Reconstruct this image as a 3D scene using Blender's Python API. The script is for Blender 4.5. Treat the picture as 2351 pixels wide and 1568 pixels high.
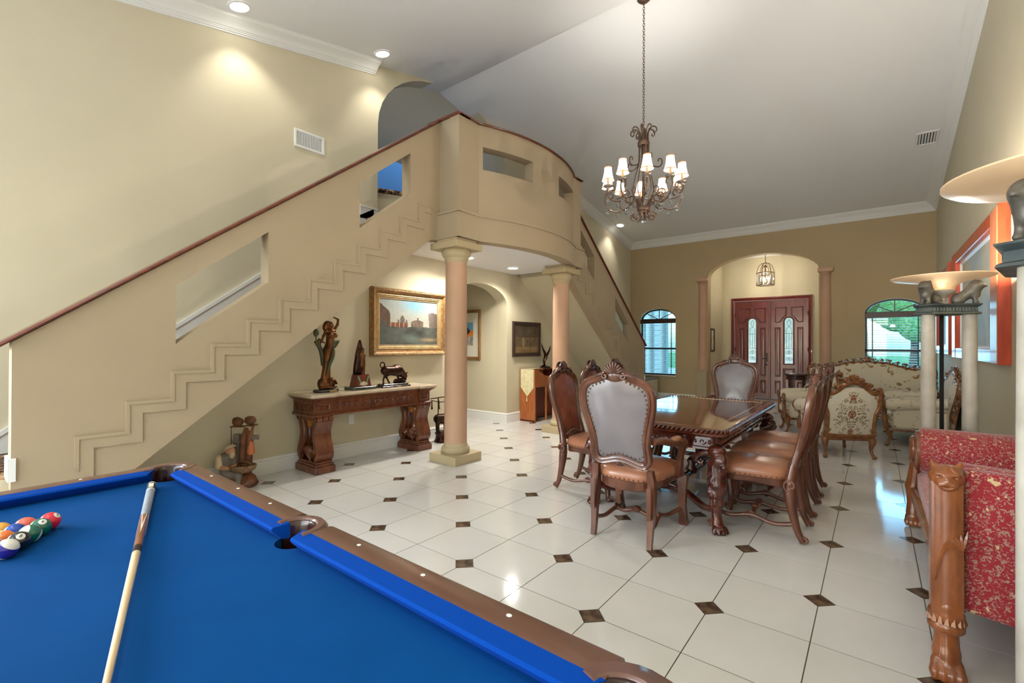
import bpy, math, random
import numpy as np
from mathutils import Vector, Matrix, geometry
random.seed(7)
PI = math.pi
sc = bpy.context.scene
C = sc.collection
for _o in list(bpy.data.objects): bpy.data.objects.remove(_o)

# ------------------------------------------------------------------ camera
# world: +Y runs along the long walls towards the front door, +X towards the right wall
CAM_H = 1.41
cam = bpy.data.cameras.new('camera'); cam.sensor_fit = 'HORIZONTAL'; cam.sensor_width = 36.0
cam.lens = 36.0 * 1058.76 / 2351.0; cam.clip_start = 0.05; cam.clip_end = 300
camo = bpy.data.objects.new('camera', cam); C.objects.link(camo)
camo.matrix_world = (Matrix.Translation((0, 0, CAM_H)) @ Matrix.Rotation(math.radians(38.18314), 4, 'Z')
                     @ Matrix.Rotation(PI / 2 + 0.0053454, 4, 'X') @ Matrix.Rotation(0.0037562, 4, 'Z'))
sc.camera = camo

# ------------------------------------------------------------------ world, exposure, daylight
sc.view_settings.view_transform = 'Standard'; sc.view_settings.look = 'None'
sc.view_settings.exposure = 0.44; sc.view_settings.gamma = 1.0; sc.view_settings.use_curve_mapping = False
wd = bpy.data.worlds.new('sky'); sc.world = wd; wd.use_nodes = True
_n = wd.node_tree; _b = _n.nodes['Background']
_s = _n.nodes.new('ShaderNodeTexSky'); _s.sky_type = 'NISHITA'; _s.sun_disc = False
_s.sun_elevation = math.radians(38); _s.sun_rotation = math.radians(200); _s.altitude = 10; _s.air_density = 1.2; _s.dust_density = 1.5
_n.links.new(_s.outputs[0], _b.inputs[0]); _b.inputs[1].default_value = 0.5

def area(name, loc, target, sx, sy, power, col):
    l = bpy.data.lights.new(name, 'AREA'); l.shape = 'RECTANGLE'; l.size = sx; l.size_y = sy; l.energy = power; l.color = col
    o = bpy.data.objects.new(name, l); C.objects.link(o); o.location = loc
    o.rotation_euler = (Vector(target) - Vector(loc)).to_track_quat('-Z', 'Y').to_euler(); return o
# daylight standing in the side window beyond the stair foot and in the rear glazing behind the pool table
area('daylight_side_window', (-5.48, -2.25, 1.55), (-1.5, -.4, .9), 1.9, 2.0, 230, (0.74, 0.88, 1.0))
area('daylight_rear_glazing', (-2.1, -4.25, 1.75), (-2.1, 4, 1.5), 5.2, 2.9, 105, (0.78, 0.90, 1.0))
area('daylight_front_window_right', (0.31, 12.05, 1.45), (0.31, 0, 1.2), 0.9, 1.5, 26, (0.72, 0.88, 1.0))
area('daylight_front_window_left', (-4.41, 12.05, 1.45), (-4.41, 0, 1.2), 0.9, 1.5, 16, (0.72, 0.88, 1.0))
sc.cycles.use_denoising = True
sc.cycles.use_adaptive_sampling = True; sc.cycles.adaptive_threshold = 0.1; sc.cycles.adaptive_min_samples = 16
sc.cycles.max_bounces = 5; sc.cycles.diffuse_bounces = 3; sc.cycles.glossy_bounces = 3; sc.cycles.transmission_bounces = 4
sc.cycles.transparent_max_bounces = 10; sc.cycles.sample_clamp_indirect = 6.0; sc.cycles.caustics_reflective = False; sc.cycles.caustics_refractive = False

# ------------------------------------------------------------------ mesh helpers
def lin(c):
    return tuple(((x / 255.0) / 12.92 if x / 255.0 <= 0.04045 else ((x / 255.0 + 0.055) / 1.055) ** 2.4) for x in c)

class G:
    """collects geometry for one mesh"""
    def __init__(s): s.v = []; s.f = []
    def add(s, vs, fs):
        o = len(s.v); s.v += [tuple(p) for p in vs]; s.f += [tuple(i + o for i in f) for f in fs]; return s
    def box(s, x0, x1, y0, y1, z0, z1):
        return s.add([(x0,y0,z0),(x1,y0,z0),(x1,y1,z0),(x0,y1,z0),(x0,y0,z1),(x1,y0,z1),(x1,y1,z1),(x0,y1,z1)],
                     [(3,2,1,0),(4,5,6,7),(0,1,5,4),(1,2,6,5),(2,3,7,6),(3,0,4,7)])
    def cham(s, x0, x1, y0, y1, z0, z1, c=.01):
        """box with all top and vertical edges chamfered"""
        def ring(i, z): return [(x0+i,y0+c,z),(x0+c,y0+i,z),(x1-c,y0+i,z),(x1-i,y0+c,z),(x1-i,y1-c,z),(x1-c,y1-i,z),(x0+c,y1-i,z),(x0+i,y1-c,z)]
        return s.loft([ring(c, z0), ring(0, z0 + c), ring(0, z1 - c), ring(c, z1)])
    def prism(s, pts, ax, a, b):
        """2-D polygon extruded along an axis: ax 'x' -> pts are (y,z); 'y' -> (x,z); 'z' -> (x,y)"""
        n = len(pts)
        def m(p, h): return {'x': (h, p[0], p[1]), 'y': (p[0], h, p[1]), 'z': (p[0], p[1], h)}[ax]
        tri = geometry.tessellate_polygon([[Vector((p[0], p[1], 0)) for p in pts]])
        vs = [m(p, a) for p in pts] + [m(p, b) for p in pts]
        fs = [tuple(t) for t in tri] + [tuple(i + n for i in reversed(t)) for t in tri]
        fs += [(i, (i + 1) % n, (i + 1) % n + n, i + n) for i in range(n)]
        return s.add(vs, fs)
    def slab(s, outer, holes, ax, a, b):
        """polygon with holes, extruded"""
        loops = [outer] + holes
        flat = [p for l in loops for p in l]; n = len(flat)
        def m(p, h): return {'x': (h, p[0], p[1]), 'y': (p[0], h, p[1]), 'z': (p[0], p[1], h)}[ax]
        tri = geometry.tessellate_polygon([[Vector((p[0], p[1], 0)) for p in l] for l in loops])
        vs = [m(p, a) for p in flat] + [m(p, b) for p in flat]
        fs = [tuple(t) for t in tri] + [tuple(i + n for i in reversed(t)) for t in tri]
        o = 0
        for l in loops:
            k = len(l); fs += [(o + i, o + (i + 1) % k, o + (i + 1) % k + n, o + i + n) for i in range(k)]; o += k
        return s.add(vs, fs)
    def loft(s, rings, caps=True, closed=True, wrap=False):
        n = len(rings[0]); m = len(rings); vs = [p for r in rings for p in r]; fs = []
        for j in range(m if wrap else m - 1):
            j2 = (j + 1) % m
            for i in range(n if closed else n - 1):
                i2 = (i + 1) % n; fs.append((j*n+i, j*n+i2, j2*n+i2, j2*n+i))
        if caps and closed and not wrap: fs.append(tuple(reversed(range(n)))); fs.append(tuple((m-1)*n + i for i in range(n)))
        return s.add(vs, fs)
    def lathe(s, prof, c=(0,0,0), n=24, ax='z', sx=1, sy=1, caps=True):
        rings = []
        for r, h in prof:
            ring = []
            for i in range(n):
                a = 2*PI*i/n; p = (r*math.cos(a)*sx, r*math.sin(a)*sy)
                q = {'z': (p[0], p[1], h), 'x': (h, p[0], p[1]), 'y': (p[0], h, p[1])}[ax]
                ring.append((c[0]+q[0], c[1]+q[1], c[2]+q[2]))
            rings.append(ring)
        return s.loft(rings, caps)
    def ball(s, c, r, n=12, m=8):
        if not hasattr(r, '__len__'): r = (r, r, r)
        rings = []
        for j in range(m + 1):
            t = -PI/2 + PI*j/m; t = max(-PI/2+.12, min(PI/2-.12, t))
            rings.append([(c[0]+r[0]*math.cos(t)*math.cos(2*PI*i/n), c[1]+r[1]*math.cos(t)*math.sin(2*PI*i/n), c[2]+r[2]*math.sin(t)) for i in range(n)])
        return s.loft(rings)
    def tube(s, pts, r, n=8, closed=False, flat=1.0, up=None, rot=0.0):
        P = [Vector(p) for p in pts]; m = len(P); R = r if hasattr(r, '__len__') else [r]*m
        T = []
        for i in range(m):
            a = P[(i-1) % m] if (i > 0 or closed) else P[i]; b = P[(i+1) % m] if (i < m-1 or closed) else P[i]
            d = b - a; T.append(d.normalized() if d.length > 1e-9 else Vector((0,0,1)))
        u = Vector(up) if up else (Vector((0,0,1)) if abs(T[0].z) < .9 else Vector((1,0,0)))
        N = (u - T[0]*u.dot(T[0])).normalized(); rings = []
        for i in range(m):
            if up: N = Vector(up)
            N = (N - T[i]*N.dot(T[i]))
            N = N.normalized() if N.length > 1e-6 else T[i].orthogonal().normalized()
            B = T[i].cross(N)
            rings.append([tuple(P[i] + N*(R[i]*flat*math.cos(2*PI*k/n+rot)) + B*(R[i]*math.sin(2*PI*k/n+rot))) for k in range(n)])
        return s.loft(rings, caps=not closed, wrap=closed)
    def bar(s, a, b, w, h):
        """square-section bar from a to b"""
        return s.tube([a, b], max(w, h)*.7071, n=4, rot=PI/4)
    def frame(s, path, prof, mp, closed=True):
        """sweep a profile [(inset, height)] along a planar path with mitred corners; mp(u,v,h) -> 3-D"""
        n = len(path); area2 = sum(path[i][0]*path[(i+1)%n][1]-path[(i+1)%n][0]*path[i][1] for i in range(n))
        sg = 1 if area2 > 0 or not closed else -1
        rings = []
        for i in range(n):
            p = Vector(path[i]); a = Vector(path[(i-1) % n]) if (i > 0 or closed) else None; b = Vector(path[(i+1) % n]) if (i < n-1 or closed) else None
            d1 = (p - a).normalized() if a is not None else (b - p).normalized(); d2 = (b - p).normalized() if b is not None else d1
            n1 = Vector((-d1.y, d1.x)); n2 = Vector((-d2.y, d2.x)); q = n1 + n2
            q = q.normalized() if q.length > 1e-6 else n1
            k = 1 / max(.45, q.dot(n1)); q = q*k*sg
            rings.append([tuple(mp(p.x + q.x*o, p.y + q.y*o, h)) for o, h in prof])
        m = len(prof); vs = [p for r in rings for p in r]; fs = []
        for i in range(n if closed else n-1):
            j = (i+1) % n
            for k in range(m): k2 = (k+1) % m; fs.append((i*m+k, j*m+k, j*m+k2, i*m+k2))
        if not closed: fs.append(tuple(range(m))); fs.append(tuple((n-1)*m + k for k in reversed(range(m))))
        return s.add(vs, fs)
    def pad(s, path, h0, bulge, mp, rings=7, c=None, power=2.2, edge=.0):
        """domed cushion filling a closed outline; mp(u,v,h)"""
        n = len(path); cx = c[0] if c else sum(p[0] for p in path)/n; cy = c[1] if c else sum(p[1] for p in path)/n
        R = [[tuple(mp(p[0], p[1], 0)) for p in path]]
        for j in range(rings):
            t = 1 - j/rings
            h = h0 + bulge*(1 - t**power)
            R.append([tuple(mp(cx+(p[0]-cx)*t, cy+(p[1]-cy)*t, h)) for p in path])
        vs = [p for r in R for p in r]; m = len(R); fs = []
        for j in range(m-1):
            for i in range(n): i2 = (i+1) % n; fs.append((j*n+i, j*n+i2, (j+1)*n+i2, (j+1)*n+i))
        vs.append(tuple(mp(cx, cy, h0+bulge))); k = len(vs)-1
        fs += [((m-1)*n+i, (m-1)*n+(i+1) % n, k) for i in range(n)]
        return s.add(vs, fs)
    def xf(s, M): s.v = [tuple(M @ Vector(p)) for p in s.v]; return s
    def mesh(s, name):
        me = bpy.data.meshes.new(name); me.from_pydata(s.v, [], s.f); me.update(); return me

def fixn(me):
    import bmesh
    bm = bmesh.new(); bm.from_mesh(me); bmesh.ops.recalc_face_normals(bm, faces=bm.faces); bm.to_mesh(me); bm.free()

def build(name, g, m, parent=None, smooth=None, loc=None, rz=0, bevel=0, kind=None, fix=True):
    me = g if isinstance(g, bpy.types.Mesh) else g.mesh(name)
    if fix and not isinstance(g, bpy.types.Mesh): fixn(me)
    if smooth:
        me.shade_smooth()
        if smooth < 170: me.set_sharp_from_angle(angle=math.radians(smooth))
    if m and not me.materials: me.materials.append(m)
    o = bpy.data.objects.new(name, me); C.objects.link(o)
    if parent: o.parent = parent
    if loc: o.location = loc
    o.rotation_euler.z = rz
    if bevel:
        b = o.modifiers.new('bevel', 'BEVEL'); b.width = bevel; b.segments = 2; b.limit_method = 'ANGLE'; b.angle_limit = math.radians(40)
    if kind: o['kind'] = kind
    return o
def thing(name, label, cat, loc=(0,0,0), rz=0, group=None):
    o = bpy.data.objects.new(name, None); C.objects.link(o); o.location = loc; o.rotation_euler.z = rz; o.empty_display_size = .1
    return tag(o, label, cat, group)
def tag(o, label, cat, group=None):
    o['label'] = label; o['category'] = cat
    if group: o['group'] = group
    return o
def struct(name, g, m, parent=None, label=None, **k):
    o = build(name, g, m, parent, **k)
    if not parent: o['kind'] = 'structure'
    if label: o['label'] = label
    return o
def dup(o, parent=None, loc=None, rz=None, label=None):
    c = o.copy(); C.objects.link(c); c.parent = parent
    if loc is not None: c.location = loc
    if rz is not None: c.rotation_euler.z = rz
    if label: c['label'] = label
    for ch in list(o.children): dup(ch, c)
    return c
def cr(pts, n=6, closed=False):
    """Catmull-Rom resampling"""
    P = [Vector(p) for p in pts]; m = len(P); out = []
    for i in range(m if closed else m-1):
        p0 = P[(i-1) % m] if (closed or i > 0) else P[0]; p1 = P[i]; p2 = P[(i+1) % m]; p3 = P[(i+2) % m] if (closed or i+2 < m) else P[-1]
        for k in range(n):
            t = k/n; out.append(.5*((2*p1)+(p2-p0)*t+(2*p0-5*p1+4*p2-p3)*t*t+(3*p1-p0-3*p2+p3)*t**3))
    if not closed: out.append(P[-1])
    return [tuple(q) for q in out]
def mir(half):
    """close a half outline (first and last points on the axis) by mirroring in x"""
    return list(half) + [(-p[0], p[1]) for p in reversed(half[1:-1])]
def spiral(c, r0, r1, a0, a1, ax='y', n=18):
    out = []
    for i in range(n+1):
        t = i/n; a = a0+(a1-a0)*t; r = r0+(r1-r0)*t; u, w = r*math.cos(a), r*math.sin(a)
        out.append({'y': (c[0]+u, c[1], c[2]+w), 'x': (c[0], c[1]+u, c[2]+w), 'z': (c[0]+u, c[1]+w, c[2])}[ax])
    return out

def sdf_mesh(name, caps, voxel, k=.02, neg=(), box=None):
    """organic body as one continuous surface: smooth union of round cones ((p,r,q,r2)) and ellipsoids ((c,(rx,ry,rz))), surface nets"""
    lo = np.array([1e9]*3); hi = -lo
    for c in caps:
        if len(c) == 2: a = np.array(c[0]); r = np.array(c[1]); lo = np.minimum(lo, a-r); hi = np.maximum(hi, a+r)
        else:
            for p, r in ((c[0], c[1]), (c[2], c[3])): lo = np.minimum(lo, np.array(p)-r); hi = np.maximum(hi, np.array(p)+r)
    lo -= 3*voxel; hi += 3*voxel
    if box is not None: lo = np.maximum(lo, box[0]); hi = np.minimum(hi, box[1])
    N = np.ceil((hi-lo)/voxel).astype(int)+1
    X, Y, Z = np.meshgrid(*[lo[i]+voxel*np.arange(N[i]) for i in range(3)], indexing='ij')
    P = np.stack([X, Y, Z], -1).astype(np.float32)
    def dist(c):
        if len(c) == 2:
            q = (P-np.array(c[0], np.float32))/np.array(c[1], np.float32); return (np.sqrt((q*q).sum(-1))-1)*min(c[1])
        a = np.array(c[0], np.float32); b = np.array(c[2], np.float32); d = b-a; L = max(1e-9, float((d*d).sum()))
        t = np.clip(((P-a)@d)/L, 0, 1); q = P-a-t[..., None]*d
        return np.sqrt((q*q).sum(-1))-(c[1]+(c[3]-c[1])*t)
    F = None
    for c in caps:
        d = dist(c)
        if F is None: F = d
        else:
            h = np.clip(.5+.5*(F-d)/k, 0, 1); F = F*(1-h)+d*h-k*h*(1-h)
    for c in neg: F = np.maximum(F, -dist(c))
    if box is not None:
        F[0,:,:] = np.maximum(F[0,:,:], .001); F[-1,:,:] = np.maximum(F[-1,:,:], .001); F[:,0,:] = np.maximum(F[:,0,:], .001)
        F[:,-1,:] = np.maximum(F[:,-1,:], .001); F[:,:,0] = np.maximum(F[:,:,0], .001); F[:,:,-1] = np.maximum(F[:,:,-1], .001)
    S = F < 0
    cells = np.zeros(tuple(n-1 for n in F.shape), int); acc = np.zeros(cells.shape+(3,)); cnt = np.zeros(cells.shape)
    n0, n1, n2 = cells.shape
    offs = [(i, j, l) for i in (0, 1) for j in (0, 1) for l in (0, 1)]
    for i, j, l in offs: cells += S[i:i+n0, j:j+n1, l:l+n2]
    act = (cells > 0) & (cells < 8)
    for ax in range(3):
        for o1 in (0, 1):
            for o2 in (0, 1):
                a = [0, 0, 0]; oth = [q for q in range(3) if q != ax]; a[oth[0]] = o1; a[oth[1]] = o2; b = list(a); b[ax] = 1
                fa = F[a[0]:a[0]+n0, a[1]:a[1]+n1, a[2]:a[2]+n2]; fb = F[b[0]:b[0]+n0, b[1]:b[1]+n1, b[2]:b[2]+n2]
                m = (fa < 0) != (fb < 0); t = np.where(m, fa/np.where(m, fa-fb, 1), 0)
                for q in range(3): acc[..., q] += m*(a[q]+(t if q == ax else 0))
                cnt += m
    idx = -np.ones(cells.shape, int); ii = np.argwhere(act); idx[act] = np.arange(len(ii))
    V = lo+voxel*(ii+acc[act]/np.maximum(1, cnt[act])[:, None])
    quads = []
    for ax in range(3):
        o = [q for q in range(3) if q != ax]
        sl0 = [slice(None)]*3; sl1 = [slice(None)]*3; sl0[ax] = slice(0, -1); sl1[ax] = slice(1, None)
        ch = S[tuple(sl0)] != S[tuple(sl1)]; pos = S[tuple(sl0)]
        e = np.argwhere(ch); p = pos[ch]
        ok = (e[:, o[0]] > 0) & (e[:, o[1]] > 0) & (e[:, o[0]] < cells.shape[o[0]]) & (e[:, o[1]] < cells.shape[o[1]])
        e = e[ok]; p = p[ok]
        d1 = np.zeros(3, int); d1[o[0]] = 1; d2 = np.zeros(3, int); d2[o[1]] = 1
        q = [idx[tuple((e-x).T)] for x in (0*d1, d1, d1+d2, d2)]
        Q = np.stack(q, 1); flip = p if ax != 1 else ~p
        Q[~flip] = Q[~flip][:, ::-1]; quads.append(Q)
    Q = np.concatenate(quads); Q = Q[(Q >= 0).all(1)]
    me = bpy.data.meshes.new(name); me.from_pydata(V.tolist(), [], Q.tolist()); me.update(); fixn(me)
    return me
def blob(name, caps, voxel, m, parent=None, k=.02, neg=(), box=None, **kw):
    return build(name, sdf_mesh(name, caps, voxel, k, neg, box), m, parent, smooth=180, **kw)

def picture(name, m, parent, mp, w, h, fn, nx=96, ny=72, off=0.0):
    """flat printed surface; fn(u,v) -> sRGB triple, u,v in 0..1"""
    vs = []; fs = []; cols = []
    for j in range(ny+1):
        for i in range(nx+1):
            u, v = i/nx, j/ny; vs.append(tuple(mp((u-.5)*w, (v-.5)*h, off))); cols.append(fn(u, v))
    for j in range(ny):
        for i in range(nx): a = j*(nx+1)+i; fs.append((a, a+1, a+nx+2, a+nx+1))
    me = bpy.data.meshes.new(name); me.from_pydata(vs, [], fs); me.update()
    at = me.color_attributes.new('Col', 'FLOAT_COLOR', 'POINT')
    at.data.foreach_set('color', [x for c in cols for x in (*lin(c), 1.0)])
    return build(name, me, m, parent, fix=False)
def vnoise(x, y, seed=0):
    """value noise for painted pictures"""
    def hsh(i, j): n = (i*374761393 + j*668265263 + seed*982451653) & 0xffffffff; n = ((n ^ (n >> 13))*1274126177) & 0xffffffff; return ((n ^ (n >> 16)) & 0xffff)/65535.0
    i, j = math.floor(x), math.floor(y); fx, fy = x-i, y-j; fx = fx*fx*(3-2*fx); fy = fy*fy*(3-2*fy)
    return (hsh(i,j)*(1-fx)+hsh(i+1,j)*fx)*(1-fy)+(hsh(i,j+1)*(1-fx)+hsh(i+1,j+1)*fx)*fy
def fbm(x, y, o=4, seed=0): return sum(vnoise(x*2**k, y*2**k, seed+k)*.5**(k+1) for k in range(o))/(1-.5**o)
def mixc(a, b, t): t = max(0, min(1, t)); return tuple(a[i]*(1-t)+b[i]*t for i in range(3))

# ------------------------------------------------------------------ materials
M = {}
def mat(name, col, rough=.5, metal=0.0, col2=None, scale=6.0, stretch=(1,1,1), detail=4, lo=.35, hi=.65, bump=0.0, bscale=None, coat=0.0, coatr=.1,
        spec=.5, tex='noise', emit=None, es=0.0, trans=0.0, attr=None, sheen=0.0, bdist=.01, sss=0.0, dist=0.0, rough2=None):
    m = bpy.data.materials.new(name); m.use_nodes = True; nt = m.node_tree; b = nt.nodes['Principled BSDF']; L = nt.links.new
    b.inputs['Base Color'].default_value = (*lin(col), 1); b.inputs['Roughness'].default_value = rough; b.inputs['Metallic'].default_value = metal
    b.inputs['Specular IOR Level'].default_value = spec; b.inputs['Coat Weight'].default_value = coat; b.inputs['Coat Roughness'].default_value = coatr
    b.inputs['Transmission Weight'].default_value = trans; b.inputs['Sheen Weight'].default_value = sheen
    if emit: b.inputs['Emission Color'].default_value = (*lin(emit), 1); b.inputs['Emission Strength'].default_value = es
    tc = nt.nodes.new('ShaderNodeTexCoord'); mp = nt.nodes.new('ShaderNodeMapping'); mp.inputs['Scale'].default_value = stretch; L(tc.outputs['Object'], mp.inputs[0])
    def texn(sc_, kind, det):
        if kind == 'noise':
            t = nt.nodes.new('ShaderNodeTexNoise'); t.inputs['Scale'].default_value = sc_; t.inputs['Detail'].default_value = det; t.inputs['Distortion'].default_value = dist; o = t.outputs['Fac']
        elif kind == 'voronoi':
            t = nt.nodes.new('ShaderNodeTexVoronoi'); t.inputs['Scale'].default_value = sc_; o = t.outputs['Distance']
        elif kind == 'wave':
            t = nt.nodes.new('ShaderNodeTexWave'); t.inputs['Scale'].default_value = sc_; t.inputs['Distortion'].default_value = 6; t.inputs['Detail'].default_value = det; o = t.outputs['Fac']
        elif kind == 'check':
            t = nt.nodes.new('ShaderNodeTexChecker'); t.inputs['Scale'].default_value = sc_; o = t.outputs['Fac']
        L(mp.outputs[0], t.inputs['Vector']); return o
    if attr:
        a = nt.nodes.new('ShaderNodeVertexColor'); a.layer_name = attr; L(a.outputs[0], b.inputs['Base Color'])
    elif col2:
        o = texn(scale, tex, detail); r = nt.nodes.new('ShaderNodeValToRGB'); r.color_ramp.elements[0].position = lo; r.color_ramp.elements[1].position = hi
        r.color_ramp.elements[0].color = (*lin(col), 1); r.color_ramp.elements[1].color = (*lin(col2), 1); L(o, r.inputs[0]); L(r.outputs[0], b.inputs['Base Color'])
    if rough2 is not None:
        o = texn((bscale or scale)*.7, 'noise', 3); r = nt.nodes.new('ShaderNodeMapRange'); r.inputs['To Min'].default_value = rough; r.inputs['To Max'].default_value = rough2; L(o, r.inputs[0]); L(r.outputs[0], b.inputs['Roughness'])
    if bump:
        o = texn(bscale or scale, tex if tex != 'check' else 'noise', 3); bp = nt.nodes.new('ShaderNodeBump'); bp.inputs['Strength'].default_value = bump; bp.inputs['Distance'].default_value = bdist
        L(o, bp.inputs['Height']); L(bp.outputs[0], b.inputs['Normal'])
    M[name] = m; return m
mat('cream', (212,202,174), .75, col2=(208,198,170), scale=1.2, bump=.12, bscale=60, bdist=.002)
mat('tan', (176,158,130), .72, col2=(172,154,126), scale=1.2, bump=.12, bscale=60, bdist=.002)
mat('tan_lit', (186,164,126), .72, col2=(182,160,122), scale=1.2, bump=.12, bscale=60, bdist=.002)  # the stair's tan paint, lightened so the front wall reads better lit
mat('peach', (196,158,130), .6, col2=(190,152,123), scale=3)
mat('sand', (184,167,132), .65)
mat('ceil', (236,236,236), .8, bump=.08, bscale=80, bdist=.002)
mat('white', (236,236,232), .4)
mat('hall_shade', (112,97,79), .8)  # wall colour darkened to stand in for the unlit hall
mat('hall_daylight', (112,168,218), .8)  # bluish daylight on the hall wall, put into the colour
mat('tile', (222,221,217), .06, col2=(215,212,206), scale=2.2, detail=6, lo=.3, hi=.7, spec=.5, rough2=.16)
mat('dot', (70,54,42), .15, col2=(120,98,78), scale=14, detail=6, lo=.4, hi=.7)
mat('grout', (84,72,58), .8)
mat('railwood', (112,46,24), .22, col2=(92,36,18), scale=4, stretch=(6,.6,6), coat=.4)
mat('carpet', (62,44,38), .95, col2=(176,140,104), scale=26, detail=3, lo=.48, hi=.56, bump=.5, bscale=200, bdist=.004)
mat('vent', (232,232,228), .5); mat('ventdark', (70,70,72), .7)
mat('bulb', (255,255,255), .5, emit=(255,250,238), es=14.0)

# ------------------------------------------------------------------ floor
XL, XR, YB, YN = -5.15, 0.91, 11.69, -4.0
S = 0.4572719; DX, DY = -2.070506, 2.147508
floor = struct('floor', G().box(-9.0, 1.4, -4.4, 14.3, -.12, -.0015), M['grout'], label='polished cream floor tiles with small dark diamond insets')
def tile_poly(par):
    c = .075; g = .0025; a = g; b = S-g
    if par: return [(a+c, a), (b, a), (b, b-c), (b-c, b), (a, b), (a, a+c)]        # corners (0,0) and (1,1) clipped
    return [(a, a), (b-c, a), (b, a+c), (b, b), (a+c, b), (a, b-c)]
tile_me = [G().prism(tile_poly(p), 'z', -.006, 0).mesh('tile') for p in (0, 1)]
dot_me = G().prism([(.0728, 0), (0, .0728), (-.0728, 0), (0, -.0728)], 'z', -.006, 0).mesh('tile_inset')
for m_ in tile_me: fixn(m_); m_.materials.append(M['tile'])
fixn(dot_me); dot_me.materials.append(M['dot'])
def in_room(x, y):
    if XL-.2 < x < XR+.2 and YN < y < YB+.2: return True
    if -3.35 < x < -.8 and y < 13.6: return y > YB
    return -8.2 < x <= XL and 4.85 < y < 6.5
SA, CA = math.sin(math.radians(38.18314)), math.cos(math.radians(38.18314))
def view_d(x, y):
    """(in front of the lens and inside its angle, distance)"""
    d = -x*SA+y*CA; u = x*CA+y*SA
    return (d > 1.2 and abs(u) < d*1.18 and not (x < -.3 and y < .75)), math.hypot(x, y)
tl = []; dl = []
for i in range(-15, 9):
    for j in range(-15, 27):
        x, y = DX+i*S, DY+j*S
        if in_room(x+S/2, y+S/2):
            ok, d = view_d(x+S/2, y+S/2); tl.append((not ok, d, x, y, (i+j) % 2 == 0))
        if (i+j) % 2 == 0 and in_room(x, y) and x > XL-3 and y < 13.3:
            ok, d = view_d(x, y); dl.append((not ok, d, x, y))
tl.sort(); dl.sort()
g = G()
for n_, (bad, d, x, y, par) in enumerate(tl):
    if n_ < 300 and not bad: build('tile', tile_me[1 if par else 0], None, floor, loc=(x, y, 0))
    else: g.prism([(px+x, py+y) for px, py in tile_poly(par)], 'z', -.006, 0)
if g.v: build('tile_field', g, M['tile'], floor, kind='stuff')
g = G()
for n_, (bad, d, x, y) in enumerate(dl):
    if n_ < 300 and not bad: build('tile_inset', dot_me, None, floor, loc=(x, y, 0))
    else: g.prism([(x+.0728, y), (x, y+.0728), (x-.0728, y), (x, y-.0728)], 'z', -.006, 0)
if g.v: build('tile_inset_field', g, M['dot'], floor, kind='stuff')

# ------------------------------------------------------------------ walls and ceiling
RY, RZ, SN, SF = 4.97, 5.36, .215, .19
def zc(y): return RZ-(SN if y < RY else SF)*abs(y-RY)
def arc(cx, z0, hw, h, n=16):
    """segmental or elliptic arch from right to left"""
    return [(cx+hw*math.cos(PI*k/n), z0+h*math.sin(PI*k/n)) for k in range(n+1)]
# left wall: lower passage with an arch, upper hall opening cut by the ceiling
up = []
for k in range(9):
    a = PI-(PI/2)*k/8*.80; up.append((5.035+1.365*math.cos(a), 4.30+1.02*math.sin(a)))
yl = up[-1][0]
upl = [p for p in up if p[1] < zc(p[0])]; upr = [(10.07-p[0], p[1]) for p in reversed(upl)]
upr = [p for p in upr if p[1] < zc(p[0])]
yl = upl[-1][0]+.08; yr = upr[0][0]-.08
outer = [(YN-.25, 0), (YB, 0), (YB, zc(YB)+.06), (yr, zc(yr)+.04)] + upr + [(6.40, 3.01), (3.67, 3.01)] + upl + [(yl, zc(yl)+.04), (YN-.25, zc(YN)+.06)]
low = [(6.40, 0.0005), (6.40, 2.08)] + [(5.72+.68*math.cos(PI*k/16), 2.08+.34*math.sin(PI*k/16)) for k in range(1, 16)] + [(5.04, 2.08), (5.04, 0.0005)]
o2 = [(YN-.25, 0), (5.04, 0)] + list(reversed(low))[1:-1] + [(6.40, 0)] + outer[1:]
wall_left = struct('wall_left', G().slab(o2, [[(-3.45, .25), (-1.05, .25), (-1.05, 2.75), (-3.45, 2.75)]], 'x', XL, XL-.25), M['cream'], smooth=25)
struct('wall_right', G().prism([(YN-.25, 0), (YB, 0), (YB, zc(YB)+.06), (RY, RZ+.06), (YN-.25, zc(YN)+.06)], 'x', XR, XR+.25), M['cream'])
# front wall with the foyer arch and two arched windows
def win_hole(cx, hw=.466, z0=.63, zs=2.06, h=.27): return [(cx-hw, z0), (cx+hw, z0)] + [(cx+hw*math.cos(PI*k/14), zs+h*math.sin(PI*k/14)) for k in range(15)]
WINX = (-4.41, 0.31)
archf = [(-0.93, 3.03)] + [(-2.05+1.12*math.cos(PI*k/20), 3.03+.45*math.sin(PI*k/20)) for k in range(1, 20)] + [(-3.17, 3.03)]
of = [(XL-.25, 0), (-3.17, 0)] + list(reversed(archf)) + [(-.93, 0), (XR+.25, 0), (XR+.25, zc(YB)+.06), (XL-.25, zc(YB)+.06)]
struct('wall_front', G().slab(of, [win_hole(c) for c in WINX], 'y', YB, YB+.25), M['tan_lit'], smooth=25)
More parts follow.
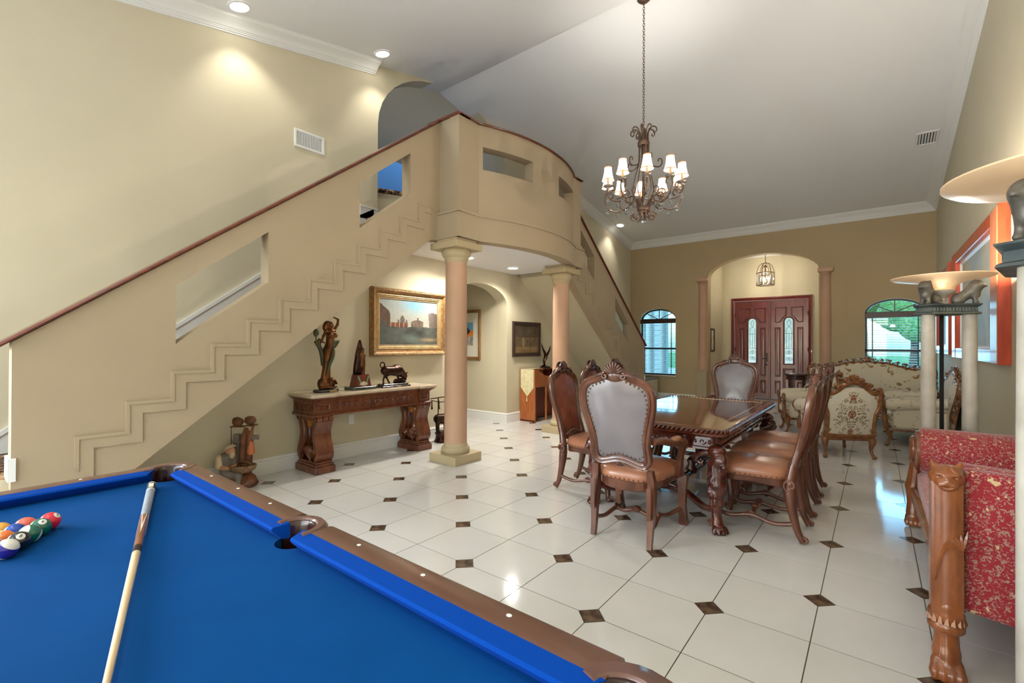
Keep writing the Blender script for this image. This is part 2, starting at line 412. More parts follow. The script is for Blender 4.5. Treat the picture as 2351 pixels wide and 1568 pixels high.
# rear wall: tall glazed doors to the garden
struct('wall_rear', G().slab([(XL-.25, 0), (XR+.25, 0), (XR+.25, zc(YN)+.06), (XL-.25, zc(YN)+.06)], [[(-4.75, .02), (.55, .02), (.55, 3.0), (-4.75, 3.0)]], 'y', YN, YN-.25), M['cream'])
g = G()
for x in (-4.72, -3.4, -2.1, -.8, .52): g.box(x-.03, x+.03, YN-.17, YN-.09, .02, 3.0)
for z in (.05, 2.3, 2.97): g.box(-4.75, .55, YN-.17, YN-.09, z-.03, z+.03)
struct('window_3', g, M['white'])
g = G()
for y in (-3.42, -2.25, -1.08): g.box(XL-.16, XL-.09, y-.03, y+.03, .25, 2.75)
for z in (.28, 1.9, 2.72): g.box(XL-.16, XL-.09, -3.45, -1.05, z-.03, z+.03)
struct('window_4', g, M['white'])
cg = G()
for a, b in ((YN-.25, RY), (RY, YB+.02)):
    cg.loft([[(XL-.24, a, zc(a)), (XR+.25, a, zc(a)), (XR+.25, a, zc(a)+.1), (XL-.24, a, zc(a)+.1)], [(XL-.24, b, zc(b)), (XR+.25, b, zc(b)), (XR+.25, b, zc(b)+.1), (XL-.24, b, zc(b)+.1)]])
struct('ceiling', cg, M['ceil'])
# upper hall behind the opening
struct('wall_upper_hall', G().box(-7.2, -7.0, 1.5, 9.5, 2.9, 7.2).box(-7.0, XL-.25, 1.5, 1.6, 2.9, 7.2).box(-7.0, XL-.25, 9.4, 9.5, 2.9, 7.2).box(-7.2, XL-.25, 1.5, 9.5, 7.1, 7.2), M['hall_shade'])
struct('hall_daylight_band', G().box(-7.0, -6.985, 1.6, 9.4, 3.45, 4.78), M['hall_daylight'])  # added band: daylight on the lower hall wall as blue colour
# lower passage
struct('wall_passage', G().box(-8.4, XL-.25, 6.40, 6.6, 0, 2.75).box(-8.4, XL-.25, 4.84, 5.04, 0, 2.75).box(-8.4, -8.2, 4.84, 6.6, 0, 2.75).box(-8.4, XL-.25, 4.84, 6.6, 2.7, 2.8), M['cream'])
# foyer
YD = 13.4
struct('wall_foyer', G().box(-3.45, -3.25, YB+.25, YD+.2, 0, 3.8).box(-.85, -.65, YB+.25, YD+.2, 0, 3.8).slab([(-3.45, 0), (-3.03, 0), (-3.03, 2.64), (-1.2, 2.64), (-1.2, 0), (-.65, 0), (-.65, 3.8), (-3.45, 3.8)], [], 'y', YD, YD+.2), M['cream'])
struct('ceiling_foyer', G().box(-3.45, -.65, YB+.25, YD+.2, 3.68, 3.8), M['ceil'])

# baseboards (tall, stepped cap)
BB = [(0, 0), (.018, 0), (.018, .125), (.012, .14), (.02, .15), (.006, .175), (0, .175)]
def bbx(g, x, sx, y0, y1, z=0): return g.prism([(x+sx*a, z+b) for a, b in BB], 'y', y0, y1)
def bby(g, y, sy, x0, x1, z=0): return g.prism([(y+sy*a, z+b) for a, b in BB], 'x', x0, x1)
g = G(); bbx(g, XL, 1, YN, 5.04); bbx(g, XL, 1, 6.40, YB); struct('baseboard_left', g, M['white'])
g = G(); bby(g, YB, -1, XL, -3.45); bby(g, YB, -1, -.65, XR); struct('baseboard_front', g, M['white'])
g = G(); bbx(g, XR, -1, YN, YB); struct('baseboard_right', g, M['white'])
g = G(); bby(g, 6.40, -1, -8.2, XL+.018); bby(g, 5.04, 1, -8.2, XL); struct('baseboard_passage', g, M['white'])
g = G(); bbx(g, -3.25, 1, YB+.25, YD); bbx(g, -.85, -1, YB+.25, YD); bby(g, YD, -1, -3.25, -3.03); bby(g, YD, -1, -1.2, -.85); struct('baseboard_foyer', g, M['white'])
# crown mouldings: cove profile [(out from wall, down from ceiling)]
CR = [(0, 0), (.15, 0), (.15, .012), (.138, .02), (.132, .03), (.10, .045), (.072, .065), (.052, .09), (.046, .10), (.036, .104), (.036, .112), (.026, .116), (.026, .126), (.014, .13), (.014, .142), (0, .145)]
def crown_y(g, x, sx, y0, y1): g.loft([[(x+sx*a, y0, zc(y0)-b) for a, b in CR], [(x+sx*a, y1, zc(y1)-b) for a, b in CR]])
g = G(); crown_y(g, XL, 1, YN, 3.62); struct('trim_1', g, M['white'], smooth=30)
g = G(); crown_y(g, XL, 1, 6.75, YB-.02); struct('trim_2', g, M['white'], smooth=30)
g = G(); crown_y(g, XR, -1, YN, RY); crown_y(g, XR, -1, RY, YB-.02); struct('trim_3', g, M['white'], smooth=30)
g = G(); z_ = zc(YB); g.loft([[(XL, YB-a, z_-b+a*SF) for a, b in CR], [(XR, YB-a, z_-b+a*SF) for a, b in CR]]); struct('trim_4', g, M['white'], smooth=30)

# pilasters of the foyer arch
for x_ in (-3.29, -.81):
    t = thing('pilaster', 'peach half column on a low pedestal at the %s edge of the foyer arch' % ('left' if x_ < -2 else 'right'), 'pilaster', (x_, YB, 0), group='foyer arch pilasters')
    prof = [(.118, .80), (.118, .83), (.104, .85), (.104, .88), (.098, .90), (.098, 1.4), (.094, 2.2), (.088, 2.84)]
    def half(prof, n=14): 
        gg = G(); gg.loft([[(r*math.cos(PI+PI*k/n), r*math.sin(PI+PI*k/n)*.8, h) for k in range(n+1)] + [(r, .0, h), (-r, .0, h)] for r, h in prof]); return gg
    build('shaft', half(prof), M['peach'], t, smooth=35)
    build('capital', half([(.09, 2.84), (.10, 2.85), (.10, 2.88), (.088, 2.89), (.088, 2.91), (.12, 2.94), (.125, 2.95)]).box(-.135, .135, -.12, 0, 2.95, 3.03), M['peach'], t, smooth=35)
    build('pedestal', G().cham(-.12, .12, -.10, -.001, 0, .75, .006).cham(-.135, .135, -.115, -.001, .75, .80, .006), M['tan'], t)

# ------------------------------------------------------------------ staircase, balcony, columns
XS, TH = -4.13, .15        # outer face and thickness of the parapet walls
CYM = 5.235                # plane of symmetry of the double stair
RUN, RISE, Y0, Z0 = .2626, .2037, .625, .772
SLP = .7635
def rail_z(y): return 1.405+SLP*(y-.29)
def stair_low(y): return .63+.771*(y-1.08)
def my(y, s): return y if s > 0 else 2*CYM-y
def flight(s, label):
    t = thing('staircase', label, 'staircase', group='mirrored stair flights')
    def Y(p): return [(my(y, s), z) for y, z in p]
    out = Y([(.325, .05), (.325, rail_z(.325)-.02), (3.84, rail_z(3.84)-.02), (3.84, 2.652), (3.69, 2.642)])
    wa = Y([(1.162, 1.40), (1.834, 1.937), (1.834, 2.375), (1.162, 1.842)]); wb = Y([(2.73, 2.589), (3.381, 3.104), (3.381, 3.565), (2.73, 3.056)])
    build('parapet', G().slab(out, [wa, wb], 'x', XS, XS-TH), M['tan'], t)
    # zigzag moulding that follows the treads
    up_, dn_ = [], []
    for n in range(12):
        y, z = Y0+RUN*n, Z0+RISE*n
        up_ += [(y, z-RISE), (y, z)]; dn_ += [(y+.078, z-RISE-.07), (y+.078, z-.07)]
    up_.append((3.70, Z0+RISE*11)); dn_.append((3.70, Z0+RISE*11-.07))
    for nm, d, a, b, c in (('step_moulding', .022, 0, 1, .0), ):
        poly = Y(up_ + list(reversed(dn_))); build(nm, G().prism(poly, 'x', XS-.01, XS+.011), M['tan'], t)
        off = [(y-.018, z+.018) for y, z in up_]; build('step_bead', G().prism(Y(off + list(reversed([(y+.004, z-.004) for y, z in up_]))), 'x', XS-.01, XS+.017), M['tan'], t)
    # handrail cap
    a, b = (.265, rail_z(.265)), (3.86, rail_z(3.86))
    pr = [(-.10, -.014), (.10, -.014), (.112, 0), (.10, .016), (.06, .021), (-.06, .021), (-.10, .016), (-.108, 0)]
    g = G(); xm = XS-TH/2
    g.loft([[(xm+p, my(a[0], s), a[1]+q) for p, q in pr], [(xm+p, my(b[0], s), b[1]+q) for p, q in pr]]); build('handrail', g, M['railwood'], t, smooth=30)
    # carpeted treads, white skirting against the wall
    tread = G().box(XL, XS-TH, -.03, RUN, -RISE-.25, 0).mesh('tread'); fixn(tread)
    for n in range(12):
        o = build('tread', G().box(XL, XS-TH, my(Y0+RUN*n-.03, s), my(Y0+RUN*(n+1), s), Z0+RISE*n-RISE-.02, Z0+RISE*n), M['carpet'], t)
    build('skirting', G().prism(Y([(.2, .57), (.2, rail_z(.2)-.73), (3.36, rail_z(3.36)-.73), (3.60, 3.16), (3.60, 2.86), (.62, .58)]), 'x', XL, XL+.018), M['white'], t)
    build('skirting_bead', G().prism(Y([(.2, rail_z(.2)-.745), (3.36, rail_z(3.36)-.745), (3.36, rail_z(3.36)-.705), (.2, rail_z(.2)-.705)]), 'x', XL, XL+.03), M['white'], t)
    build('underside', G().prism(Y([(.34, .03), (3.69, 2.62), (3.69, 2.70), (.34, .10)]), 'x', XL, XS-TH), M['cream'], t)
    build('plinth', G().box(XS-TH-.015, XS+.015, my(.31, s), my(.345, s), .56, .70), M['white'], t)
    build('landing', G().box(XL, XS-TH, my(-.9, s), my(Y0-.03, s), .001, .55), M['cream'], t); build('landing_carpet', G().box(XL, XS-TH, my(-.9, s), my(Y0-.03, s), .55, .568), M['carpet'], t)
    return t
flight(1, 'tan parapet staircase rising left to right above the pool table')
flight(-1, 'tan parapet staircase descending behind the far column towards the window')

bal = thing('balcony', 'curved tan balcony on two columns between the two stair flights', 'balcony')
def balc(off=0.0, n=20):
    """plan of the balcony front: pier, bulge, pier (x, y) going away from the camera"""
    R = 2.61; cx = -3.80+.255-R; a0 = math.asin(1.125/R)
    pts = [(-3.80+off, 3.82-off), (-3.80+off, 4.165)]
    pts += [(cx+(R+off)*math.cos(a0-2*a0*k/n), 5.29-(R+off)*math.sin(a0-2*a0*k/n)) for k in range(1, n)]
    pts += [(-3.80+off, 6.415), (-3.80+off, 6.65+off)]
    return pts
def balc_wall(z0, z1, out, inn):
    o, i = balc(out), balc(inn)
    i[0] = (i[0][0], o[0][1]); i[-1] = (i[-1][0], o[-1][1])
    return [[(p[0], p[1], z0), (p[0], p[1], z1), (q[0], q[1], z1), (q[0], q[1], z0)] for p, q in zip(o, i)]
ZP = 4.085
# parapet with two window slots: split into strips
rings = balc_wall(2.66, ZP, 0, -TH)
g = G(); W1, W2 = (4.20, 4.97), (5.62, 6.36)
ob, ib = balc(0, 44), balc(-TH, 44)
ib[0] = (ib[0][0], ob[0][1]); ib[-1] = (ib[-1][0], ob[-1][1])
def strip(g, k, z0, z1): 
    p, q, p2, q2 = ob[k], ib[k], ob[k+1], ib[k+1]
    g.loft([[(p[0],p[1],z0),(p[0],p[1],z1),(q[0],q[1],z1),(q[0],q[1],z0)], [(p2[0],p2[1],z0),(p2[0],p2[1],z1),(q2[0],q2[1],z1),(q2[0],q2[1],z0)]])
for k in range(len(ob)-1):
    ymid = (ob[k][1]+ob[k+1][1])/2
    if W1[0] < ymid < W1[1] or W2[0] < ymid < W2[1]: strip(g, k, 2.66, 3.545); strip(g, k, 3.825, ZP)
    else: strip(g, k, 2.66, ZP)
g.box(XS-TH+.003, -3.815, 3.823, 3.965, 2.663, ZP-.003).box(XS-TH+.003, -3.815, 6.505, 6.647, 2.663, ZP-.003)
build('parapet', g, M['tan'], bal, smooth=28)
g = G(); g.loft(balc_wall(2.655, 2.945, .034, -.03), caps=True); g.box(XS, -3.768, 3.788, 3.84, 2.655, 2.945).box(XS, -3.768, 6.63, 6.682, 2.655, 2.945); g.loft(balc_wall(2.945, 2.972, .05, -.03)); g.box(XS, -3.752, 3.772, 3.84, 2.945, 2.972).box(XS, -3.752, 6.63, 6.698, 2.945, 2.972)
build('fascia', g, M['tan'], bal, smooth=28)
rp = [(.03, 0), (.034, .008), (.025, .022), (-.05, .026), (-.125, .022), (-.184, .008), (-.18, 0)]
g = G(); R_ = []
for k in range(len(ob)):
    p, q = Vector(ob[k]), Vector(ib[k]); d = (p-q); d = d/TH if d.length > 0 else d
    R_.append([(p.x+d.x*a, p.y+d.y*a, ZP+h) for a, h in rp])
g.loft(R_); g.box(XS-TH-.03, -3.77, 3.79, 3.99, ZP, ZP+.022).box(XS-TH-.03, -3.77, 6.48, 6.68, ZP, ZP+.022)
build('handrail', g, M['railwood'], bal, smooth=30)
fl = [(p[0]-.02, p[1]) for p in balc(-.02)]
build('soffit', G().prism(fl + [(XS-.01, 6.62), (XL, 6.62), (XL, 3.67), (XS-.012, 3.67), (XS-.012, 3.845)], 'z', 2.665, 2.70), M['ceil'], bal)
build('floor_slab', G().prism([(p[0], p[1]) for p in balc(-.1)] + [(XL, 6.6), (XL, 3.87)], 'z', 2.72, 3.01), M['carpet'], bal)
# curved carpeted step up into the hall
cs = [(XL-.20+.42*math.sin(PI*k/16), 3.68+2.70*k/16) for k in range(17)]
build('hall_step', G().prism(cs + [(-7.0, 6.38), (-7.0, 3.68)], 'z', 3.012, 3.46), M['cream'], bal, smooth=30)
g = G(); g.tube([(p[0], p[1], 3.49) for p in cs], .032, n=8); g.prism([(p[0]-.02, p[1]) for p in cs] + [(-7.0, 6.38), (-7.0, 3.68)], 'z', 3.46, 3.515)
build('hall_carpet', g, M['carpet'], bal, smooth=40)
build('landing_skirting', G().box(XL, XL+.018, 3.40, 3.66, 3.01, 3.16).box(XL, XL+.026, 3.40, 3.66, 3.155, 3.175), M['white'], bal)

def column(y, label):
    t = thing('column', label, 'column', (-3.985, y, 0), group='balcony columns')
    build('plinth', G().cham(-.222, .222, -.222, .222, 0, .105, .004), M['sand'], t)
    build('base', G().lathe([(.16, .105), (.165, .11), (.172, .135), (.168, .165), (.155, .18), (.148, .185), (.146, .20), (.14, .215), (.137, .225)], n=40), M['sand'], t, smooth=35)
    build('shaft', G().lathe([(.137, .222), (.1365, .9), (.134, 1.6), (.127, 2.40)], n=48), M['peach'], t, smooth=35)
    build('capital', G().lathe([(.127, 2.38), (.135, 2.395), (.135, 2.41), (.142, 2.42), (.142, 2.435), (.165, 2.46), (.176, 2.485), (.178, 2.51), (.165, 2.535)], n=40).cham(-.222, .222, -.222, .222, 2.535, 2.612, .004).box(-.17, .17, -.17, .17, 2.612, 2.666), M['sand'], t, smooth=35)
column(3.97, 'peach round column nearest the console table, holding up the balcony')
column(6.345, 'peach round column beside the writing desk, holding up the balcony')

# ------------------------------------------------------------------ recessed lights and vents
def spot(loc, power, size, parent=None, col=(1.0, .95, .86), blend=.6):
    l = bpy.data.lights.new('downlight', 'SPOT'); l.energy = power; l.spot_size = math.radians(size); l.spot_blend = blend; l.color = col; l.shadow_soft_size = .06
    o = bpy.data.objects.new('downlight', l); C.objects.link(o); o.location = loc; o.parent = parent; return o
def can(x, y, z, label, tilt=0.0, power=60, size=95, r=.085):
    t = thing('recessed_light', label, 'ceiling light', (x, y, z), group='recessed ceiling lights')
    n = 24; g = G(); g.loft([[(a*math.cos(2*PI*k/n), a*math.sin(2*PI*k/n), h) for k in range(n)] for a, h in ((r+.022, 0), (r+.018, -.008), (r, -.010), (r-.006, .0))], caps=False)
    tr = build('trim_ring', g, M['white'], t, smooth=40); d = build('lens', G().lathe([(r-.004, .0), (r-.004, -.004)], n=24), M['bulb'], t)
    t.rotation_euler.x = tilt
    spot((0, 0, -.03), power, size, t); return t
tn, tf = math.atan(SN), -math.atan(SF)
can(-4.87, 1.87, zc(1.87)-.001, 'round recessed light nearest the top left above the crown moulding', tn, 26, 100)
can(-4.855, 3.52, zc(3.52)-.001, 'round recessed light just above the end of the crown moulding', tn, 26, 100)
can(-4.88, 10.46, zc(10.46)-.001, 'small round recessed light in the far left ceiling corner', tf, 26, 100)
can(-4.69, 5.98, 2.664, 'round recessed light under the balcony in front of the passage arch', 0, 75, 140)
can(-4.65, 4.87, 2.664, 'round recessed light under the balcony half hidden by the near column', 0, 85, 140)
can(-4.66, 4.50, 2.664, 'added unseen fill light under the balcony directly behind the near column', 0, 36, 155)  # added light, hidden by the column, brightens the wall under the stairs
for x_, y_, l_ in ((-3.3, -.7, 'left'), (-1.4, -.7, 'right'), (-2.3, -2.4, 'rear')): can(x_, y_, zc(y_)-.001, 'round recessed light over the pool table area, %s one behind the camera' % l_, tn, 42, 110)

def vent(name, label, w, h, ns, mp, vert=True):
    t = thing(name, label, 'vent')
    build('frame', G().frame([(-w/2, -h/2), (w/2, -h/2), (w/2, h/2), (-w/2, h/2)], [(0, 0), (0, .012), (.02, .014), (.03, .006), (.03, 0)], mp), M['vent'], t)
    build('backing', G().add([mp(-w/2+.02, -h/2+.02, .001), mp(w/2-.02, -h/2+.02, .001), mp(w/2-.02, h/2-.02, .001), mp(-w/2+.02, h/2-.02, .001)], [(0, 1, 2, 3)]), M['ventdark'], t)
    for k in range(ns):
        if vert:
            u = -w/2+.03+(w-.06)*(k+.5)/ns; q = (w-.06)/ns*.28; P = [(u-q, -h/2+.03), (u+q, -h/2+.03), (u+q, h/2-.03), (u-q, h/2-.03)]
        gg = G().add([mp(p[0], p[1], .002) for p in P] + [mp(p[0], p[1], .009) for p in P], [(0,1,2,3), (4,5,6,7), (0,1,5,4), (1,2,6,5), (2,3,7,6), (3,0,4,7)])
        build('slat', gg, M['vent'], t)
vent('wall_vent', 'white air vent high on the left wall above the stair rail', .36, .205, 16, lambda u, v, h: (XL+h, 2.737+u, 3.742+v))
vent('ceiling_vent', 'small air vent in the ceiling near the right wall', .26, .36, 6, lambda u, v, h: (.62+u, 9.30+v, zc(9.30+v)-h-.001))
# ------------------------------------------------------------------ windows
mat('winframe', (38,44,46), .4); mat('blindwood', (66,42,34), .4, col2=(52,32,26), scale=5, stretch=(1,8,8))
mat('slat', (48,52,56), .45)
def glassmat(name, tint=(1,1,1), gl=.06):
    m = bpy.data.materials.new(name); m.use_nodes = True; nt = m.node_tree; nt.nodes.clear()
    o = nt.nodes.new('ShaderNodeOutputMaterial'); t = nt.nodes.new('ShaderNodeBsdfTransparent'); t.inputs[0].default_value = (*tint, 1)
    g_ = nt.nodes.new('ShaderNodeBsdfGlossy'); g_.inputs['Roughness'].default_value = .02; x = nt.nodes.new('ShaderNodeMixShader'); x.inputs[0].default_value = gl
    nt.links.new(t.outputs[0], x.inputs[1]); nt.links.new(g_.outputs[0], x.inputs[2]); nt.links.new(x.outputs[0], o.inputs[0]); M[name] = m
glassmat('pane', (.62, .88, 1.0)); glassmat('lanternglass', (.8, .82, .84), .10)
def window(n, cx, lab):
    root = bpy.data.objects.new('window_%d' % n, None); C.objects.link(root); root['kind'] = 'structure'; root.location = (cx, YB, 0)
    hw, z0, zs, h = .466, .63, 2.06, .27
    mp = lambda u, v, d: (u, .10+d, v)
    path = win_hole(0, hw-.001, z0+.001, zs, h)
    build('window_frame', G().frame(path, [(0, 0), (0, .05), (.035, .05), (.035, 0)], mp), M['winframe'], root)
    g = G().box(-hw, hw, .10, .14, 1.29, 1.335).box(-hw, hw, .10, .14, zs-.02, zs+.02)
    for a in (38, 90, 142):
        r = math.radians(a); g.bar((0, .12, zs), (math.cos(r)*hw*.86, .12, zs+math.sin(r)*h*.9), .018, .018)
    build('muntin', g, M['winframe'], root)
    build('pane', G().prism(win_hole(0, hw-.02, z0+.02, zs, h-.02), 'y', .122, .126), M['pane'], root)
    build('window_sill', G().cham(-hw-.03, hw+.03, -.03, .10, z0-.03, z0, .006), M['white'], root)
    t = thing('window_blind', lab, 'blind', (cx, YB+.045, 0), group='open slat blinds')
    build('valance', G().cham(-hw+.002, hw-.002, -.055, .02, 1.955, 2.045, .006).box(-hw+.002, hw-.002, -.06, .02, 2.03, 2.05), M['blindwood'], t)
    sl = G().box(-hw+.012, hw-.012, -.022, .022, -.002, .002).mesh('slat'); sl.materials.append(M['slat'])
    for k in range(26):
        z = .70+k*.0485
        o = build('slat', sl, None, t, loc=(0, 0, z)); o.rotation_euler.x = .10
    for x in (-hw+.12, hw-.12): build('ladder_tape', G().box(x-.009, x+.009, -.026, -.024, .66, 1.96), M['slat'], t)
    build('bottom_rail', G().cham(-hw+.012, hw-.012, -.024, .024, .635, .665, .004), M['blindwood'], t)
    build('tilt_cord', G().tube([(hw-.1, -.035, 1.95), (hw-.1, -.037, .86)], .003, n=5).ball((hw-.1, -.037, .85), (.008, .008, .016), 6, 4), M['slat'], t)
window(1, WINX[0], 'dark slat blind in the arched window at the foot of the far stair')
window(2, WINX[1], 'dark slat blind in the arched window behind the floral sofa')

# ------------------------------------------------------------------ front doors
mat('mahogany', (122,40,34), .28, col2=(94,28,24), scale=3, stretch=(14,14,1.2), detail=5, coat=.35)
mat('camelead', (70,80,92), .35, metal=.6); mat('brassdark', (64,52,48), .35, metal=.9)
m_ = mat('leadglass', (190,215,240), .35, trans=.85, col2=(235,245,255), scale=18, bump=.5, bscale=24, bdist=.01)
root = bpy.data.objects.new('door_1', None); C.objects.link(root); root['kind'] = 'structure'; root.location = (-2.11, YD, 0); root['label'] = 'pair of dark red mahogany front doors with leaded glass'
mpd = lambda u, v, d: (u, -d, v)
build('door_frame', G().frame([(-.915, 0), (-.915, 2.645), (.915, 2.645), (.915, 0)], [(0, -.15), (0, .02), (-.0, .035), (-.03, .04), (-.05, .03), (-.075, .02), (-.09, .02), (-.09, -.15)], lambda u, v, d: (u, -d, v), closed=False), M['mahogany'], root, smooth=25)
build('threshold', G().box(-.83, .83, -.06, .12, 0, .03), M['brassdark'], root)
for sgn in (-1, 1):
    x0, x1 = (-.823, -.006) if sgn < 0 else (.006, .823); cx = (x0+x1)/2
    gx, gz0, gz1 = .095, .94, 2.10
    hole = [(cx-gx, gz0), (cx+gx, gz0)] + [(cx+gx*math.cos(PI*k/10), gz1-gx+gx*math.sin(PI*k/10)) for k in range(11)]
    leaf = build('door_leaf', G().slab([(x0, .035), (x1, .035), (x1, 2.552), (x0, 2.552)], [hole], 'y', 0.01, .055), M['mahogany'], root)
    build('glass', G().prism(hole, 'y', .028, .036), M['leadglass'], leaf)
    build('glass_bead', G().frame(hole, [(-.028, -.01), (-.024, .014), (-.008, .018), (.004, .008), (.004, -.01)], mpd), M['mahogany'], leaf, smooth=30)
    g = G()
    for u in (-.055, 0, .055): g.tube([(cx+u, .024, 1.70), (cx+u*1.0, .024, 1.32)], .004, n=5)
    g.tube(cr([(cx, .024, 2.06), (cx+.035, .024, 1.97), (cx, .024, 1.88), (cx-.035, .024, 1.97), (cx, .024, 2.06)], 5), .004, n=5)
    for s2 in (-1, 1):
        g.tube(cr([(cx, .024, 1.88), (cx+s2*.06, .024, 1.80), (cx+s2*.055, .024, 1.70)], 6), .004, n=5)
        g.tube(spiral((cx+s2*.03, .024, 1.22), .055, .012, PI/2, PI/2+s2*9, n=26), .004, n=5)
        g.tube(spiral((cx-s2*.03, .024, 1.06), .05, .012, 0, s2*9, n=26), .004, n=5)
    for z in (1.70, 1.32): g.tube([(cx-gx, .024, z), (cx+gx, .024, z)], .004, n=5)
    build('caming', g, M['camelead'], leaf)
    MO = [(0, -.01), (0, .008), (.006, .014), (.014, .012), (.02, .002), (.022, -.01)]
    def panel(pts):
        build('panel', G().frame(pts, MO, mpd).frame([p for p in pts], [(.03, -.012), (.045, .006), (.06, .008), (.06, -.012)], mpd).pad([(p[0]*.0+pts_c(pts)[0]+(p[0]-pts_c(pts)[0])*.55, pts_c(pts)[1]+(p[1]-pts_c(pts)[1])*(1-.11/max(.12, pts_h(pts)))) for p in pts], .006, .001, mpd, rings=2), M['mahogany'], leaf, smooth=30)
    def pts_c(p): return (sum(q[0] for q in p)/len(p), (min(q[1] for q in p)+max(q[1] for q in p))/2)
    def pts_h(p): return max(q[1] for q in p)-min(q[1] for q in p)
    for s2 in (-1, 1):
        a, b = cx+s2*.045, cx+s2*.31
        top = [(a, 2.37), (b, 2.37), (b, 1.98), (cx+s2*.20, 1.98)] + [(cx+s2*.16*math.cos(t), 1.99+.16*math.sin(t)) for t in (.25, .6, .95, 1.2)]
        build('panel', G().frame(top if s2 > 0 else top, MO, mpd), M['mahogany'], leaf, smooth=30)
        lo_, hi_ = sorted((cx+s2*.185, cx+s2*.31))
        panel([(lo_, .60), (hi_, .60), (hi_, 1.86), (lo_, 1.86)]); panel([(lo_, .16), (hi_, .16), (hi_, .50), (lo_, .50)])
    panel([(cx-.13, .16), (cx+.13, .16), (cx+.13, .82), (cx-.13, .82)])
build('astragal', G().cham(-.03, .012, -.028, .012, .035, 2.55, .006), M['mahogany'], root)
lk = build('handle_set', G().cham(-.125, -.065, -.03, .012, .98, 1.20, .008), M['brassdark'], root)
build('deadbolt', G().lathe([(.028, 0), (.03, -.012), (.018, -.03)], c=(-.095, .0, .90), ax='y', n=16), M['brassdark'], lk); build('lever', G().tube([(-.095, -.035, 1.06), (-.095, -.06, 1.06), (-.17, -.06, 1.055)], .009), M['brassdark'], lk)
for z in (.4, 1.3, 2.2):
    for x in (-.826, .826): build('hinge', G().lathe([(.012, -.05), (.012, .05)], c=(x, -.012, z), n=8), M['brassdark'], root)

# ------------------------------------------------------------------ foyer lantern and picture
mat('ironbrown', (96,78,66), .4, metal=.7); mat('candle', (240,225,196), .6); mat('bulbsoft', (255,255,255), .4, emit=(255,240,214), es=30.0)
t = thing('lantern', 'bronze and glass lantern hanging in the foyer above the doors', 'lantern', (-2.09, 12.62, 0))
g = G(); hexp = [(.19*math.cos(2*PI*k/6+.3), .19*math.sin(2*PI*k/6+.3)) for k in range(6)]
for z in (2.86, 3.16):
    g.tube([(x, y, z) for x, y in hexp], .012, n=5, closed=True)
for x, y in hexp: g.tube([(x, y, 2.86), (x, y, 3.16)], .010, n=6); g.tube(cr([(x, y, 3.16), (x*.8, y*.8, 3.30), (x*.45, y*.45, 3.385), (0, 0, 3.40)], 5), .008, n=5)
build('frame', g, M['ironbrown'], t, smooth=40)
for k in range(6):
    a, b = hexp[k], hexp[(k+1) % 6]; build('pane', G().add([(a[0]*.96, a[1]*.96, 2.87), (b[0]*.96, b[1]*.96, 2.87), (b[0]*.96, b[1]*.96, 3.15), (a[0]*.96, a[1]*.96, 3.15)], [(0,1,2,3)]), M['lanternglass'], t)
build('chain', G().tube([(0, 0, 3.39), (0, 0, 3.66)], .008, n=6), M['ironbrown'], t); build('canopy', G().lathe([(.06, 3.679), (.055, 3.66), (.015, 3.64)], n=16), M['ironbrown'], t, smooth=30)
build('smoke_bell', G().lathe([(.01, 3.36), (.05, 3.30), (.055, 3.29)], n=14), M['ironbrown'], t, smooth=40); build('hub', G().lathe([(.02, 2.90), (.035, 2.92), (.02, 2.95), (.012, 3.3)], n=10), M['ironbrown'], t, smooth=40)
for k in range(4):
    a = 2*PI*k/4+.5; x, y = .09*math.cos(a), .09*math.sin(a)
    arm = build('arm', G().tube(cr([(0, 0, 2.92), (x*.6, y*.6, 2.90), (x, y, 2.94)], 4), .006, n=5), M['ironbrown'], t); build('candle', G().lathe([(.012, 2.94), (.012, 3.01)], c=(x, y, 0), n=8), M['candle'], t)
    build('bulb', G().lathe([(.006, 3.01), (.014, 3.03), (.008, 3.055), (.002, 3.07)], c=(x, y, 0), n=8), M['bulbsoft'], t, smooth=60)
def point(parent, loc, power, r=.04, col=(1, .88, .70)):
    l = bpy.data.lights.new('glow', 'POINT'); l.energy = power; l.color = col; l.shadow_soft_size = r
    o = bpy.data.objects.new('glow', l); C.objects.link(o); o.parent = parent; o.location = loc; return o
point(t, (0, 0, 3.04), 36, .08)
t = thing('picture_frame', 'small narrow dark framed certificate on the foyer side wall', 'picture', (-3.25, 12.33, 1.53))
mpf = lambda u, v, d: (d, -u, v)
mat('paper', (236,228,206), .7, col2=(206,196,170), scale=9, lo=.45, hi=.6); mat('frame_dark', (58,40,30), .4)
build('frame', G().frame([(-.17, -.29), (.17, -.29), (.17, .29), (-.17, .29)], [(0, .002), (0, .03), (.02, .035), (.04, .02), (.04, .002)], mpf), M['frame_dark'], t); build('sheet', G().box(.004, .012, -.135, .135, -.255, .255), M['paper'], t)

# ------------------------------------------------------------------ garden outside the front windows
mat('lawn', (92,150,70), .9, col2=(120,176,86), scale=3, detail=6); mat('drive', (214,212,206), .8, col2=(196,194,190), scale=4); mat('leafgreen', (70,120,60), .8, col2=(120,170,96), scale=7, bump=1.0, bscale=5, bdist=.3)
mat('bark', (90,74,60), .9); mat('siding', (222,228,234), .6); mat('stone', (180,178,172), .8, col2=(150,148,144), scale=6)
struct('ground_outside', G().box(-40, 40, 14.3, 90, -.35, -.16), M['lawn'])
struct('driveway', G().box(-40, 40, 24, 31, -.16, -.15).prism([(-1.2, 14.3), (-3.2, 14.3), (-5.0, 24), (-1.0, 24)], 'z', -.16, -.149).prism([(3.0, 17), (5.0, 15), (9, 24), (6, 24)], 'z', -.16, -.149), M['drive'])
g = G().box(-7.2, -4.98, 14.0, 14.1, -.16, 3.2)
pw = thing('porch_wall', 'pale siding porch wall with posts outside the left window', 'porch'); build('siding', g, M['siding'], pw)
